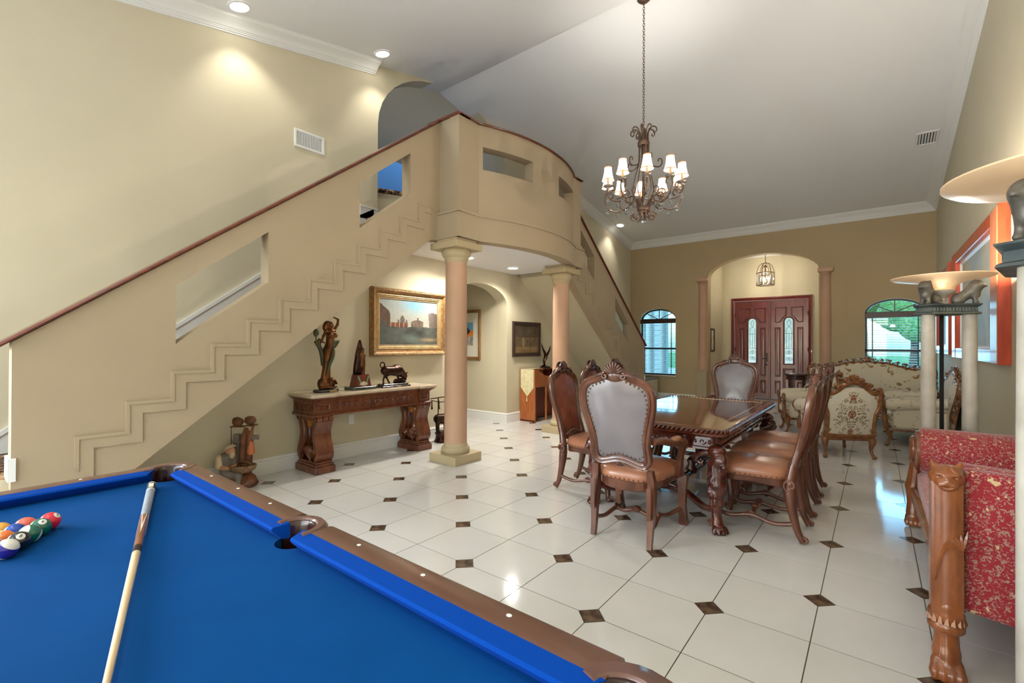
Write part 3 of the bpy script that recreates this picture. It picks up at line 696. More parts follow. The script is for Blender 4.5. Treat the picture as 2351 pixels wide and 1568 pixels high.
for k in range(22): build('board', G().prism([(13.975, -.1+k*.15), (14.0, -.1+k*.15), (14.0, .04+k*.15), (13.99, .04+k*.15)], 'x', -7.2, -4.98), M['siding'], pw)
for x in (-5.30, -4.92): build('post', G().lathe([(.13, -.16), (.11, .1), (.11, 2.9), (.14, 3.2)], c=(x, 13.5, 0), n=16), M['white'], pw, smooth=40)
rnd = random.Random(3)
for n_, (x, y, h, r, lab) in enumerate([(1.6, 33, 4.6, 2.0, 'tall leafy tree across the lawn outside the right window'), (-.6, 40, 6.2, 3.2, 'broad leafy tree far behind the driveway outside'), (5.2, 36, 5.4, 2.6, 'rounded leafy tree to the right across the driveway'), (-7, 38, 6.0, 3.0, 'dark leafy tree seen past the porch outside')]):
    t = thing('tree', lab, 'tree', (x, y, -.2), group='trees across the lawn')
    build('trunk', G().tube(cr([(0, 0, 0), (.1, 0, h*.3), (0, .1, h*.6)], 4), [.24, .22, .2, .19, .17, .15, .13, .12, .1], n=8), M['bark'], t, smooth=60)
    caps = [((rnd.uniform(-1, 1)*r*.6, rnd.uniform(-1, 1)*r*.6, h*.72+rnd.uniform(-.5, .8)*r*.55), (r*rnd.uniform(.35, .55),)*3) for k in range(14)]
    blob('crown', caps, r*.11, M['leafgreen'], t, k=.15)
# ------------------------------------------------------------------ pool table
mat('felt', (0,70,134), .95, col2=(0,60,116), scale=1.6, detail=6, lo=.3, hi=.75, spec=.1, bump=.1, bscale=300, bdist=.001)
mat('feltrail', (0,62,152), .92, spec=.1, bump=.1, bscale=300, bdist=.001)
mat('poolwood', (112,78,62), .3, col2=(96,64,50), scale=3, stretch=(1.2,9,9), coat=.25, coatr=.2)
mat('pocketleather', (58,26,22), .25, col2=(40,16,14), scale=10, coat=.4); mat('pocketcap', (104,72,62), .3, coat=.3)
mat('black', (14,14,16), .5); mat('pearl', (240,240,236), .25)
PX, PY, PL, PW, PZ = -1.4625, .135, 1.12, .555, .775
pt = thing('pool_table', 'blue felt pool table with brown wooden rails in the foreground', 'pool table', (PX, PY, 0))
def bedout():
    pts = []; rc = .062
    def arcp(cx, cy, r, a0, a1, n=8): return [(cx+r*math.cos(a0+(a1-a0)*k/n), cy+r*math.sin(a0+(a1-a0)*k/n)) for k in range(n+1)]
    E = .045
    for sx, sy in ((-1, -1), (1, -1), (1, 1), (-1, 1)):
        cx, cy = sx*(PL+.018), sy*(PW+.018)
        if (sx, sy) == (-1, -1): pts += arcp(cx, cy, rc, PI/2-.05, -0.05+0*PI) if False else [(-PL-E, -PW+.035)] + arcp(cx, cy, rc, 1.9, -.3) + [(-PL+.035, -PW-E), (-.07, -PW-E)] + arcp(0, -PW-.045, .058, PI-.3, .3) + [(.07, -PW-E)]
        elif (sx, sy) == (1, -1): pts += [(PL-.035, -PW-E)] + arcp(cx, cy, rc, PI+.3, 1.24) + [(PL+E, -PW+.035)]
        elif (sx, sy) == (1, 1): pts += [(PL+E, PW-.035)] + arcp(cx, cy, rc, -1.24, -PI-.3) + [(PL-.035, PW+E), (.07, PW+E)] + arcp(0, PW+.045, .058, -.3, -PI+.3) + [(-.07, PW+E)]
        else: pts += [(-PL+.035, PW+E)] + arcp(cx, cy, rc, .3, -1.9) + [(-PL-E, PW-.035)]
    return pts
build('bed', G().prism(bedout(), 'z', PZ-.03, PZ), M['felt'], pt)
# cushions: (distance out from nose, height)
CU = [(0, PZ+.034), (.006, PZ+.040), (.052, PZ+.046), (.052, PZ-.002), (.03, PZ-.002), (.004, PZ+.026)]
def cushion(a, b, ca, cb, fx):
    """from a to b along a rail; ca, cb: how far the outer edge is cut back at the ends; fx(s, out, z)"""
    g = G(); g.loft([[fx(a+ca*(o/.052), o, z) for o, z in CU], [fx(b-cb*(o/.052), o, z) for o, z in CU]])
    return build('cushion', g, M['feltrail'], pt, smooth=28)
for s in (-1, 1):
    f = lambda q, o, z, s=s: (q, s*(PW+o), z)
    cushion(-PL+.068, -.062, -.040, -.018, f); cushion(.062, PL-.068, -.018, -.040, f)
    f2 = lambda q, o, z, s=s: (s*(PL+o), q, z)
    cushion(-PW+.068, PW-.068, -.040, -.040, f2)
# wooden rails with rounded outer edge
RP = [(.052, PZ-.06), (.052, PZ+.046), (.060, PZ+.047), (.118, PZ+.047), (.130, PZ+.042), (.137, PZ+.030), (.137, PZ-.10), (.052, PZ-.10)]
def rail(a, b, fx): g = G(); g.loft([[fx(a, o, z) for o, z in RP], [fx(b, o, z) for o, z in RP]]); return build('rail', g, M['poolwood'], pt, smooth=35)
sight = G().lathe([(.0055, 0), (.0055, .0008)], n=12, sx=1.25).mesh('sight'); sight.materials.append(M['pearl'])
D = 2*PL/8
for s in (-1, 1):
    f = lambda q, o, z, s=s: (q, s*(PW+o), z); f2 = lambda q, o, z, s=s: (s*(PL+o), q, z)
    for a, b in ((-PL+.03, -.085), (.085, PL-.03)):
        r_ = rail(a, b, f)
        for k in (1, 2, 3):
            x = (-PL if a < 0 else 0)+D*k; build('sight', sight, None, r_, loc=(x, s*(PW+.095), PZ+.047))
    r_ = rail(-PW+.03, PW-.03, f2)
    for k in (-1, 0, 1): build('sight', sight, None, r_, loc=(s*(PL+.095), k*D, PZ+.047))
# pockets: a leather lined cup with a curved cap in the rail
def pocket(cx, cy, ang, corner):
    R = .062; a0, a1 = (-2.05, 2.05) if corner else (-1.75, 1.75); n = 18; d = .02 if corner else .045
    ox, oy = cx, cy
    def P(r, a, z): return (ox+r*math.cos(ang+a), oy+r*math.sin(ang+a), z)
    A = [a0+(a1-a0)*k/n for k in range(n+1)]
    tk = .062 if corner else .040
    g = G(); g.loft([[P(R, a, PZ-.10), P(R, a, PZ+.040), P(R+.008, a, PZ+.050), P(R+tk*.7*(.4+.6*math.cos(a*.55)), a, PZ+.050), P(R+tk*(.4+.6*math.cos(a*.55)), a, PZ+.036), P(R+tk*(.4+.6*math.cos(a*.55)), a, PZ-.10)] for a in A])
    p_ = build('pocket_cap', g, M['pocketcap'], pt, smooth=40)
    g = G(); g.loft([[P(R-.004, a, PZ+.044) , P(R-.010, a, PZ+.030), P(R-.006, a, PZ-.09), P(R+.004, a, PZ-.09), P(R+.004, a, PZ+.044)] for a in A]); build('pocket_leather', g, M['pocketleather'], p_, smooth=50)
    build('pocket_cup', G().lathe([(R+.01, PZ-.035), (R+.008, PZ-.12), (.03, PZ-.16), (.001, PZ-.165)], c=(ox, oy, 0), n=20, caps=False), M['black'], p_, smooth=60)
for sx in (-1, 1):
    for sy in (-1, 1): pocket(sx*(PL+.018), sy*(PW+.018), math.atan2(sy, sx), True)
for sy in (-1, 1): pocket(0, sy*(PW+.045), sy*PI/2, False)
build('cabinet', G().cham(-PL-.12, PL+.12, -PW-.12, PW+.12, .44, PZ-.095, .01).box(-PL-.03, PL+.03, -PW-.03, PW+.03, PZ-.17, PZ-.165), M['poolwood'], pt)
for sx in (-1, 1):
    for sy in (-1, 1): build('leg', G().lathe([(.07, 0), (.09, .02), (.09, .05), (.06, .09), (.10, .2), (.105, .28), (.07, .36), (.11, .40), (.11, .445)], c=(sx*(PL-.02), sy*(PW-.05), 0), n=20), M['poolwood'], pt, smooth=40)

# balls: rack of fifteen, apex on the foot spot
def ballmat(name, col, stripe):
    m = mat(name, col, .12, coat=.5)
    if stripe:
        nt = m.node_tree; tc = nt.nodes['Texture Coordinate']; sp = nt.nodes.new('ShaderNodeSeparateXYZ'); ab = nt.nodes.new('ShaderNodeMath'); ab.operation = 'ABSOLUTE'
        gt = nt.nodes.new('ShaderNodeMath'); gt.operation = 'GREATER_THAN'; gt.inputs[1].default_value = .0155; mx = nt.nodes.new('ShaderNodeMix'); mx.data_type = 'RGBA'
        nt.links.new(tc.outputs['Object'], sp.inputs[0]); nt.links.new(sp.outputs['Z'], ab.inputs[0]); nt.links.new(ab.outputs[0], gt.inputs[0]); nt.links.new(gt.outputs[0], mx.inputs['Factor'])
        mx.inputs['A'].default_value = (*lin(col), 1); mx.inputs['B'].default_value = (*lin((236,232,220)), 1); nt.links.new(mx.outputs['Result'], nt.nodes['Principled BSDF'].inputs['Base Color'])
    return m
BC = {'yellow': (240,176,70), 'blue': (16,70,168), 'coral': (244,104,84), 'violet': (44,36,150), 'orange': (240,120,50), 'green': (8,104,84), 'red': (226,24,50), 'black': (22,24,34), 'maroon': (120,30,40)}
RB = .0286
spec = {(0,0): ('violet', 1, 12), (1,1): ('black', 0, 8), (1,0): ('red', 1, 11), (2,2): ('green', 1, 14), (2,1): ('orange', 1, 13), (2,0): ('maroon', 0, 7), (3,3): ('green', 0, 6), (3,2): ('blue', 0, 2), (3,1): ('yellow', 1, 9), (3,0): ('orange', 0, 5),
        (4,4): ('red', 0, 3), (4,3): ('coral', 0, 4), (4,2): ('yellow', 0, 1), (4,1): ('blue', 1, 10), (4,0): ('maroon', 1, 15)}
look = {(0,0): ('z', -.35, .55, 0.4, None), (1,1): (0,0,0,0,(.62,.10,.62)), (3,3): (0,0,0,0,(.55,.12,.70)), (4,4): (0,0,0,0,(.45,.58,.68)), (2,2): ('z', 1.0, .35, 0, None)}
sph = G().lathe([(RB*math.cos(-PI/2+PI*k/20)+1e-5, RB*math.sin(-PI/2+PI*k/20)) for k in range(21)], n=36, caps=False).mesh('ball')
mat('ballwhite', (238,234,222), .12, coat=.5)
def number_disc(ball, d, num):
    """white spot and printed number lying on the ball's surface in direction d"""
    d = Vector(d).normalized(); q = d.to_track_quat('Z', 'Y'); n = 18
    g = G(); R_ = [[tuple(q @ Vector((r*math.cos(2*PI*k/n), r*math.sin(2*PI*k/n), math.sqrt((RB+.00025)**2-r*r)))) for k in range(n)] for r in (.0105, .007, .003)]
    g.loft(R_, caps=True); sp_ = build('number_spot', g, M['ballwhite'], ball, smooth=60)
    cu = bpy.data.curves.new('number', 'FONT'); cu.body = str(num); cu.size = .0135; cu.align_x = 'CENTER'; cu.align_y = 'CENTER'; cu.extrude = .0002
    tmp = bpy.data.objects.new('number_text', cu); me_ = bpy.data.meshes.new_from_object(tmp); bpy.data.objects.remove(tmp); me_.name = 'number'; me_.materials.clear()
    o = build('number', me_, M['black'], sp_, fix=False)
    o.location = d*(RB+.0004); o.rotation_mode = 'QUATERNION'; o.rotation_quaternion = q @ Matrix.Rotation(-.6, 3, 'Z').to_quaternion()
mats_b = {}
for (k, j), (c, st, num) in spec.items():
    key = (c, st); mats_b.setdefault(key, None)
    if mats_b[key] is None: mats_b[key] = ballmat('ball_%s_%d' % key, BC[c], st)
    lab = '%s pool ball numbered %d in the racked triangle' % ((c+' and white striped') if st else ('glossy solid '+c), num)
    me = sph.copy(); o = build('pool_ball', me, mats_b[key], None, smooth=170, loc=(-2.0-k*.0497, .15+(j-k/2)*.0574, PZ+RB)); me.materials.clear(); me.materials.append(mats_b[key])
    tag(o, lab, 'ball', 'racked pool balls')
    lk_ = look.get((k, j))
    if lk_ and lk_[4]:
        number_disc(o, lk_[4], num)
    elif lk_ or st:
        a = lk_ if lk_ else ('z', random.uniform(-1, 1), random.uniform(-1, 1), 0, None); o.rotation_euler = (a[1], a[2], a[3])

# cue
mat('maple', (226,200,160), .35, col2=(214,186,144), scale=6, stretch=(1,14,14)); mat('linen', (150,156,164), .8, col2=(128,134,142), scale=90, stretch=(3,1,1)); mat('cuewood', (150,92,58), .3, col2=(124,72,44), scale=5, stretch=(1,12,12), coat=.4); mat('ivory', (238,232,214), .3)
q0 = Vector((-2.468, .612)); q1 = Vector((-1.090, .205)); dq = (q1-q0).normalized()
t = thing('pool_cue', 'pool cue lying on the blue felt, grey wrapped butt towards the far rail', 'cue', (q0.x, q0.y, PZ+.0165), math.atan2(dq.y, dq.x))
def cseg(nm, a, b, m, n=20):
    rr = lambda x: .0160-.0098*x/1.47
    return build(nm, G().lathe([(rr(a), a), (rr(b), b)], ax='x', n=n), m, t, smooth=40)
build('bumper', G().lathe([(.006, -.012), (.012, -.008), (.0155, 0), (.016, .012)], ax='x', n=20), M['ivory'], t, smooth=40)
cseg('butt_sleeve', .012, .10, M['black']); build('decal', G().prism([(.03, -.008), (.09, -.008), (.09, .008), (.03, .008)], 'z', .0140, .01625), M['ivory'], t)
cseg('butt_ring', .10, .115, M['ivory']); cseg('wrap', .115, .45, M['linen']); fa = cseg('forearm', .45, .75, M['cuewood'])
for k in range(4):
    a = PI/2+k*PI/2; g = G(); rr = .0142
    P = [(.452, -.5), (.495, -.5), (.495, -.4), (.65, 0), (.495, .4), (.495, .5), (.452, .5)]; rr = .0131
    g.add([(x, (rr+.0004-.0068*(x-.45))*math.cos(a+th), (rr+.0004-.0068*(x-.45))*math.sin(a+th)) for x, th in P] + [(x, (rr-.004)*math.cos(a+th), (rr-.004)*math.sin(a+th)) for x, th in P], [(0,1,2,3,4,5,6)] + [(i, (i+1) % 7, (i+1) % 7+7, i+7) for i in range(7)])
    build('inlay', g, M['ivory'], fa)
cseg('joint_collar', .75, .80, M['brassdark']); cseg('shaft', .80, 1.44, M['maple']); cseg('tip', 1.44, 1.47, M['ivory'])
# ------------------------------------------------------------------ dining chairs
mat('chairwood', (112,68,48), .28, col2=(84,46,32), scale=5, stretch=(4,4,1), coat=.35, coatr=.15)
mat('carvewood', (96,56,40), .32, col2=(62,32,22), scale=16, coat=.3, bump=.3, bscale=30, bdist=.01)
mat('leather', (172,116,86), .28, col2=(158,102,74), scale=3, bump=.12, bscale=120, bdist=.002, coat=.25, coatr=.25)
mat('leather_sheen', (124,117,120), .24, col2=(114,107,110), scale=3, bump=.12, bscale=120, bdist=.002, coat=.3, coatr=.25)  # brown leather greyed to carry the bluish window reflection
mat('damask', (126,66,46), .42, col2=(116,58,40), scale=9, tex='check', bump=.15, bscale=60, bdist=.002)
mat('nail', (120,98,78), .35, metal=.8)
def sq(p, n): return math.copysign(abs(p)**n, p)
def cabriole(x, y, h, sx, sy, r0=.036, foot=.032):
    """curved leg from a foot at (x,y,0) up to height h, knee pushed outwards along (sx,sy)"""
    path = cr([(x, y, .012), (x-sx*.012, y-sy*.012, .06), (x-sx*.022, y-sy*.022, .14), (x-sx*.004, y-sy*.004, h*.62), (x+sx*.012, y+sy*.012, h*.82), (x-sx*.01, y-sy*.01, h)], 4)
    n = len(path); rad = []
    for i in range(n):
        t = i/(n-1); rad.append(foot*.9 if t < .05 else foot*.72+(r0-foot*.72)*max(0, (t-.2)/.8)**.8)
    g = G().tube(path, rad, n=10, up=(1, 0, 0)); g.ball((x+sx*.008, y+sy*.008, .024), (foot, foot, .024), 10, 6)
    g.tube(spiral((x+sx*.02, y+sy*.02, .035), .022, .006, 0, 8, 'x', 14), .008, n=6)
    return g
def dining_chair(arm):
    t = thing('dining_chair', 'x', 'chair', group='carved dining chairs')
    top = 1.255 if arm else 1.20; k = 1.0 if arm else .93; W = M['chairwood']
    # shield outline: half, from crest to bottom
    H = [(0, top), (.05, top-.005), (.10, top-.045), (.16, top-.07), (.225, top-.095), (.272, top-.15), (.286, top-.23), (.274, top-.32), (.246, top-.43), (.226, top-.53), (.228, top-.61), (.226, top-.66), (.198, top-.705), (.15, top-.72), (.09, top-.705), (.04, top-.69), (0, top-.685)]
    path = mir([(p[0]*k, p[1]) for p in cr([(q[0], q[1], 0) for q in H], 3)])
    path = [(p[0], p[1]) for p in path]
    def yb(v): return -.265-(v-.5)*.185-.02*math.sin((v-.5)*4)
    def mp(u, v, h): 
        return (u, yb(v)+h*.985+.25*u*u*0, v+h*.18)
    prof = [(0, -.018), (0, .012), (.006, .020), (.016, .022), (.020, .014), (.027, .013), (.034, .022), (.043, .020), (.050, .010), (.052, -.014), (.043, -.022), (.034, -.026), (.027, -.018), (.018, -.020), (.008, -.026)]
    build('back_frame', G().frame(path, prof, mp), W, t, smooth=50)
    inner = [(p[0]*(1-.046/.27), top-.345+(p[1]-(top-.345))*(1-.048/.36)) for p in path]
    bm_ = M['leather_sheen'] if arm else M['damask']
    build('back_pad', G().pad(inner, .002, .034, mp, 7, power=2.6), bm_, t, smooth=70)
    build('back_panel', G().pad(inner, -.002, -.018, mp, 6, power=3.2), M['leather_sheen'] if arm else M['damask'], t, smooth=70)
    # nail heads on both faces
    g = G(); L = 0; step = .034; last = None
    for i in range(len(inner)):
        a, b = Vector(inner[i]), Vector(inner[(i+1) % len(inner)]); d = (b-a).length; s = L
        while s <= d:
            q = a.lerp(b, s/d)*1.0; c_ = Vector((0, top-.345)); q = c_+(q-c_)*.93
            for hh in (.010, -.008): p = mp(q.x, q.y, hh); g.ball(p, (.0075, .005, .0075), 7, 4)
            s += step
        L = s-d
    build('nailheads', g, M['nail'], t, smooth=60, kind='stuff')
    # shell crest and bottom shell
    g = G()
    for i in range(9):
        a = (-1+2*i/8)*1.15; L_ = .085*(1-.12*abs(a)); z0 = top-.05
        for hh in (.022, -.024):
            p0 = mp(math.sin(a)*.018, z0+math.cos(a)*.012, hh); p1 = mp(math.sin(a)*L_, z0+math.cos(a)*L_, hh*.9)
            g.tube([p0, tuple((Vector(p0)+Vector(p1))/2+Vector((0, .006*(1 if hh > 0 else -1), 0))), p1], [.005, .0105, .0095], n=6)
    for s in (-1, 1):
        for hh in (.024, -.026):
            c = mp(s*.066, top-.062, hh); g.tube(spiral(c, .024, .006, PI/2, PI/2-s*7, 'y', 18), .008, n=6); g.ball(c, .010, 8, 5)
            g.tube(cr([mp(s*.075, top-.05, hh), mp(s*.12, top-.058, hh), mp(s*.165, top-.085, hh*.8)], 4), [.011, .012, .013, .012, .011, .009, .008, .006, .004], n=6)
    g.ball(mp(0, top-.06, 0), (.085, .022, .05), 14, 8)
    build('crest_shell', g, M['carvewood'], t, smooth=60)
    g = G()
    for i in range(7):
        a = (-1+2*i/6)*1.0
        for hh in (.018, -.022): g.tube([mp(math.sin(a)*.01, top-.67-.01, hh), mp(math.sin(a)*.05, top-.67-math.cos(a)*.04, hh)], [.004, .008], n=6)
    build('bottom_shell', g, M['carvewood'], t, smooth=60)
    # seat
    hw_f, hw_r, y0, y1 = (.292, .225, -.275, .30) if arm else (.262, .205, -.265, .27)
    sp_ = []
    n = 44
    for i in range(n):
        a = 2*PI*i/n; c, s = math.cos(a), math.sin(a); yy = (y0+y1)/2+(y1-y0)/2*sq(s, .55)
        w = hw_r+(hw_f-hw_r)*(yy-y0)/(y1-y0); bow = .028*(1-(c*c)) if s > 0 else 0
        sp_.append((w*sq(c, .55), yy+bow))
    ms = lambda u, v, h: (u, v, .425+h)
    rg = G(); rg.loft([[(p[0]*f, p[1]*f, z+(.018*math.cos(math.atan2(p[1], p[0])*2)) * (1 if z < .40 else 0)) for p in sp_] for f, z in ((.95, .375), (.985, .385), (.985, .425), (1.0, .432), (.9, .434))]); build('seat_rail', rg, W, t, smooth=45)
    build('seat', G().loft([[(p[0]*f, p[1]*f, z) for p in sp_] for f, z in ((.96, .428), (.995, .436), (1.012, .458), (.995, .484), (.94, .503), (.82, .516), (.6, .525), (.3, .53), (.02, .531))]), M['leather'], t, smooth=70)
    g = G(); L = 0
    for i in range(n):
        a, b = Vector(sp_[i]), Vector(sp_[(i+1) % n]); d = (b-a).length; s = L
        while s <= d: q = a.lerp(b, s/d)*1.008; g.ball((q.x, q.y, .445), .0065, 6, 3); s += .034
        L = s-d
    build('seat_nailheads', g, M['nail'], t, smooth=60, kind='stuff')
    # legs
    for s in (-1, 1):
        if arm:
            g = G().tube(cr([(s*.212, -.30, .0), (s*.212, -.285, .10), (s*.215, -.262, .30), (s*.212, -.255, .43), (s*.205, -.27, .53)], 4), [.024, .024, .025, .026, .027, .029, .031, .033, .035, .036, .037, .036, .034, .033, .032, .030, .028], n=4, rot=PI/4, up=(1, 0, 0))
            g.box(s*.212-.016, s*.212+.016, -.322, -.318, .2, .42)
        else:
            g = G().tube(cr([(s*.195, -.335, .02), (s*.195, -.30, .10), (s*.197, -.268, .25), (s*.195, -.255, .40), (s*.188, -.275, .54), (s*.183, -.285, .60)], 4), [.022, .022, .023, .024, .025, .027, .029, .031, .034, .038, .040, .040, .038, .036, .034, .032, .030, .028, .027, .026, .025], n=8, up=(1, 0, 0))
            g.tube(spiral((s*.195, -.345, .032), .026, .006, -1, 6.5, 'x', 14), .012, n=6)
            g.tube(spiral((s*.230, -.262, .41), .045, .008, -PI/2, 7, 'x', 22), .010, n=6)
        build('leg', g, W, t, smooth=50)
        fx, fy = (.262, .272) if arm else (.235, .245)
        if arm:
            build('leg', G().loft([[(s*fx+a*w, fy+b*w*.8+dy, z) for a, b in ((-1,-1),(1,-1),(1,1),(-1,1))] for w, dy, z in ((.030, .03, 0), (.034, .034, .02), (.03, .022, .05), (.026, .0, .16), (.03, .0, .3), (.038, .006, .37), (.034, .004, .40))]), W, t, smooth=40)
        else: build('leg', cabriole(s*fx, fy, .40, s*.7, 1.0), W, t, smooth=50)
    # stretcher: two curved sides, a cross piece and a carved boss
    g = G(); fx, fy = (.25, .27) if arm else (.228, .23)
    for s in (-1, 1): g.tube(cr([(s*.20, -.285, .135), (s*.19, -.15, .105), (s*.17, 0, .13), (s*.19, .14, .105), (s*fx, fy-.01, .135)], 5), .016, n=8, up=(0, 0, 1)); g.tube(spiral((s*.172, .0, .13), .03, .008, 0, 8, 'x', 14), .009, n=6)
    g.tube(cr([(-.17, 0, .13), (-.10, 0, .118), (0, .0, .145), (.10, 0, .118), (.17, 0, .13)], 5), .016, n=8)
    g.ball((0, 0, .148), (.04, .03, .026), 12, 6)
    for i in range(5): a = (-1+i/2)*.9; g.tube([(math.sin(a)*.01, -.026, .145), (math.sin(a)*.04, -.030, .145+math.cos(a)*.032)], [.005, .008], n=6)
    build('stretcher', g, W, t, smooth=50)
    if arm:
        for s in (-1, 1):
            a_ = build('arm', G().tube(cr([(s*.236, -.30, .735), (s*.255, -.2, .735), (s*.285, -.05, .70), (s*.305, .08, .685), (s*.305, .17, .665), (s*.30, .19, .62)], 5), [.022, .023, .024, .025, .025, .026, .026, .027, .027, .027, .027, .028, .028, .028, .029, .03, .03, .031, .031, .032, .032, .03, .028, .024, .02, .016], n=8), W, t, smooth=50)
            build('arm_post', G().tube(cr([(s*.302, .165, .665), (s*.295, .13, .60), (s*.292, .10, .52), (s*.288, .085, .43)], 5), [.034, .033, .031, .029, .028, .027, .026, .026, .027, .028, .03, .031, .032, .033, .034, .034], n=4, rot=PI/4), W, t, smooth=40)
            build('arm_scroll', G().tube(spiral((s*.302, .18, .655), .034, .008, PI/2, -6, 'x', 18), .018, n=8), M['carvewood'], t, smooth=50)
            build('arm_pad', G().ball((s*.285, .03, .715), (.034, .10, .022), 14, 8), M['leather'], t, smooth=70)
    return t
ca = dining_chair(True); cs_ = dining_chair(False)
CXT = -1.435
def put(o, x, y, rz, lab): o.location = (x, y, 0); o.rotation_euler.z = rz; o['label'] = lab; return o
put(ca, CXT, 3.38, .02, 'grey sheened leather backed dining armchair seen from behind at the near table end')
put(dup(ca), CXT, 6.13, PI, 'grey sheened leather backed dining armchair at the far table end before the front door')
for i, (y, w) in enumerate(((4.03, 'nearest the pool table'), (4.66, 'in the middle of three'), (5.28, 'furthest from the pool table'))):
    o = cs_ if i == 0 else dup(cs_)
    put(o, -2.12, y, -PI/2, 'brown leather side chair on the stair side of the table, %s' % w)
    put(dup(cs_), -.735, y, PI/2, 'brown leather side chair on the sofa side of the table, %s' % w)

# ------------------------------------------------------------------ dining table
mat('tablewood', (98,44,26), .10, col2=(74,30,18), scale=3, stretch=(6,.8,6), coat=.5, coatr=.03)
mat('tablecarve', (96,40,24), .25, col2=(60,22,14), scale=14, coat=.5, coatr=.1, bump=.35, bscale=26, bdist=.012)
mat('inlayline', (190,150,100), .15)
t = thing('dining_table', 'dark carved dining table with a glossy top and lion legs', 'table', (CXT, 4.72, 0))
TW, TL, TZ = .585, 1.13, .775
def tt(o, c=.10):
    w, l = TW+o, TL+o; return [(-w+c, -l), (w-c, -l), (w-c*.35, -l+c*.15), (w-c*.15, -l+c*.35), (w, -l+c), (w, l-c), (w-c*.15, l-c*.35), (w-c*.35, l-c*.15), (w-c, l), (-w+c, l), (-w+c*.35, l-c*.15), (-w+c*.15, l-c*.35), (-w, l-c), (-w, -l+c), (-w+c*.15, -l+c*.35), (-w+c*.35, -l+c*.15)]
build('table_top', G().loft([[(x, y, z) for x, y in tt(o)] for o, z in ((-.03, TZ-.05), (-.005, TZ-.045), (0, TZ-.03), (-.012, TZ-.022), (-.03, TZ-.001), (-.035, TZ))]), M['tablewood'], t, smooth=25)
g = G(); P = tt(-.012); 
for i in range(len(P)):
    a, b = Vector(P[i]), Vector(P[(i+1) % len(P)]); d = (b-a).length; m_n = max(1, round(d/.036))
    for k in range(m_n): q = a.lerp(b, (k+.5)/m_n); dr = (b-a).normalized(); nn = Vector((dr.y, -dr.x)); g.tube([(q.x-dr.x*.014+nn.x*.012, q.y-dr.y*.014+nn.y*.012, TZ-.024), (q.x, q.y, TZ-.012), (q.x+dr.x*.014-nn.x*.012, q.y+dr.y*.014-nn.y*.012, TZ-.002)], [.007, .0125, .007], n=6)
build('rope_edge', g, M['tablecarve'], t, smooth=60, kind='stuff')
build('inlay_line', G().frame([(-TW+.12, -TL+.12), (TW-.12, -TL+.12), (TW-.12, TL-.12), (-TW+.12, TL-.12)], [(0, 0), (0, .0006), (.005, .0006), (.005, 0)], lambda u, v, h: (u, v, TZ+h)), M['inlayline'], t)
build('apron', G().loft([[(x, y, z) for x, y in tt(o, .08)] for o, z in ((-.085, TZ-.165), (-.07, TZ-.16), (-.07, TZ-.145), (-.085, TZ-.14), (-.085, TZ-.07), (-.065, TZ-.06), (-.05, TZ-.05))]), M['tablewood'], t, smooth=25)
g = G(); R = random.Random(5)
for s in (-1, 1):
    for k in range(9):
        x = -.40+k*.10; y = s*(TL-.088); g.tube(spiral((x, y, TZ-.105), .026, .006, 0, 7*(1 if k % 2 else -1), 'y', 14), .006, n=5); g.ball((x+.05, y, TZ-.105), (.012, .008, .018), 6, 4)
    build('apron_carving', g, M['tablecarve'], t, smooth=60, kind='stuff'); g = G()
    for k in range(19):
        y = -.92+k*.102; x = s*(TW-.088); g.tube(spiral((x, y, TZ-.105), .026, .006, 0, 7*(1 if k % 2 else -1), 'x', 14), .006, n=5); g.ball((x, y+.05, TZ-.105), (.008, .012, .018), 6, 4)
    build('apron_carving', g, M['tablecarve'], t, smooth=60, kind='stuff'); g = G()
# lion leg: head and mane at the top, curls down the chest, one great paw
caps = [((0, 0, .61), (.066, .066, .05)), ((.02, -.02, .545), (.062, .062, .062)), ((.055, -.055, .52), .026, (.066, -.066, .505), .022), ((.052, -.05, .545), .03, (.045, -.045, .56), .03), ((.06, -.058, .486), .018, (.052, -.05, .474), .016),
        ((0, 0, .50), .07, (.012, -.012, .36), .060), ((.012, -.012, .36), .060, (.0, .0, .24), .046), ((0, 0, .24), .046, (0, 0, .13), .034), ((0, 0, .13), .034, (.01, -.01, .05), .042), ((-.02, .02, .5), .05, (-.03, .03, .36), .03)]
for a in (-.75, -.28, .2, .68):
    dx, dy = math.cos(-PI/4+a), math.sin(-PI/4+a); caps += [((dx*.02, dy*.02, .05), .022, (dx*.058, dy*.058, .034), .020), ((dx*.058, dy*.058, .034), .020, (dx*.076, dy*.076, .016), .014)]
R = random.Random(11)
for k in range(34):
    a = -PI/4+R.uniform(-1.9, 1.9); z = R.uniform(.22, .60); r_ = .055 if z > .34 else .038+.02*(z-.22)/.12
    if abs(a+PI/4) < .45 and z > .46: continue
    caps.append(((r_*math.cos(a), r_*math.sin(a), z), .016, (r_*1.12*math.cos(a), r_*1.12*math.sin(a), z-.03), .012))
leg = sdf_mesh('leg', caps, .0062, k=.010, neg=[((.07, -.052, .533), (.009, .009, .006)), ((.052, -.07, .533), (.009, .009, .006)), ((.066, -.066, .490), (.02, .02, .0035))])
for sx in (-1, 1):
    for sy in (-1, 1):
        o = build('leg', leg, M['tablecarve'], t, smooth=180, loc=(sx*(TW-.085), sy*(TL-.10), 0)); o.rotation_euler.z = {(1, -1): 0, (1, 1): PI/2, (-1, 1): PI, (-1, -1): -PI/2}[(sx, sy)]
        build('bracket', G().tube(cr([(sx*(TW-.12), sy*(TL-.10), .60), (sx*(TW-.20), sy*(TL-.10), .575), (sx*(TW-.24), sy*(TL-.10), .53), (sx*(TW-.20), sy*(TL-.10), .50), (sx*(TW-.18), sy*(TL-.10), .53)], 5), [.03]*6+[.026]*6+[.02]*6+[.014]*3, n=8), M['tablecarve'], t, smooth=60)
g = G()
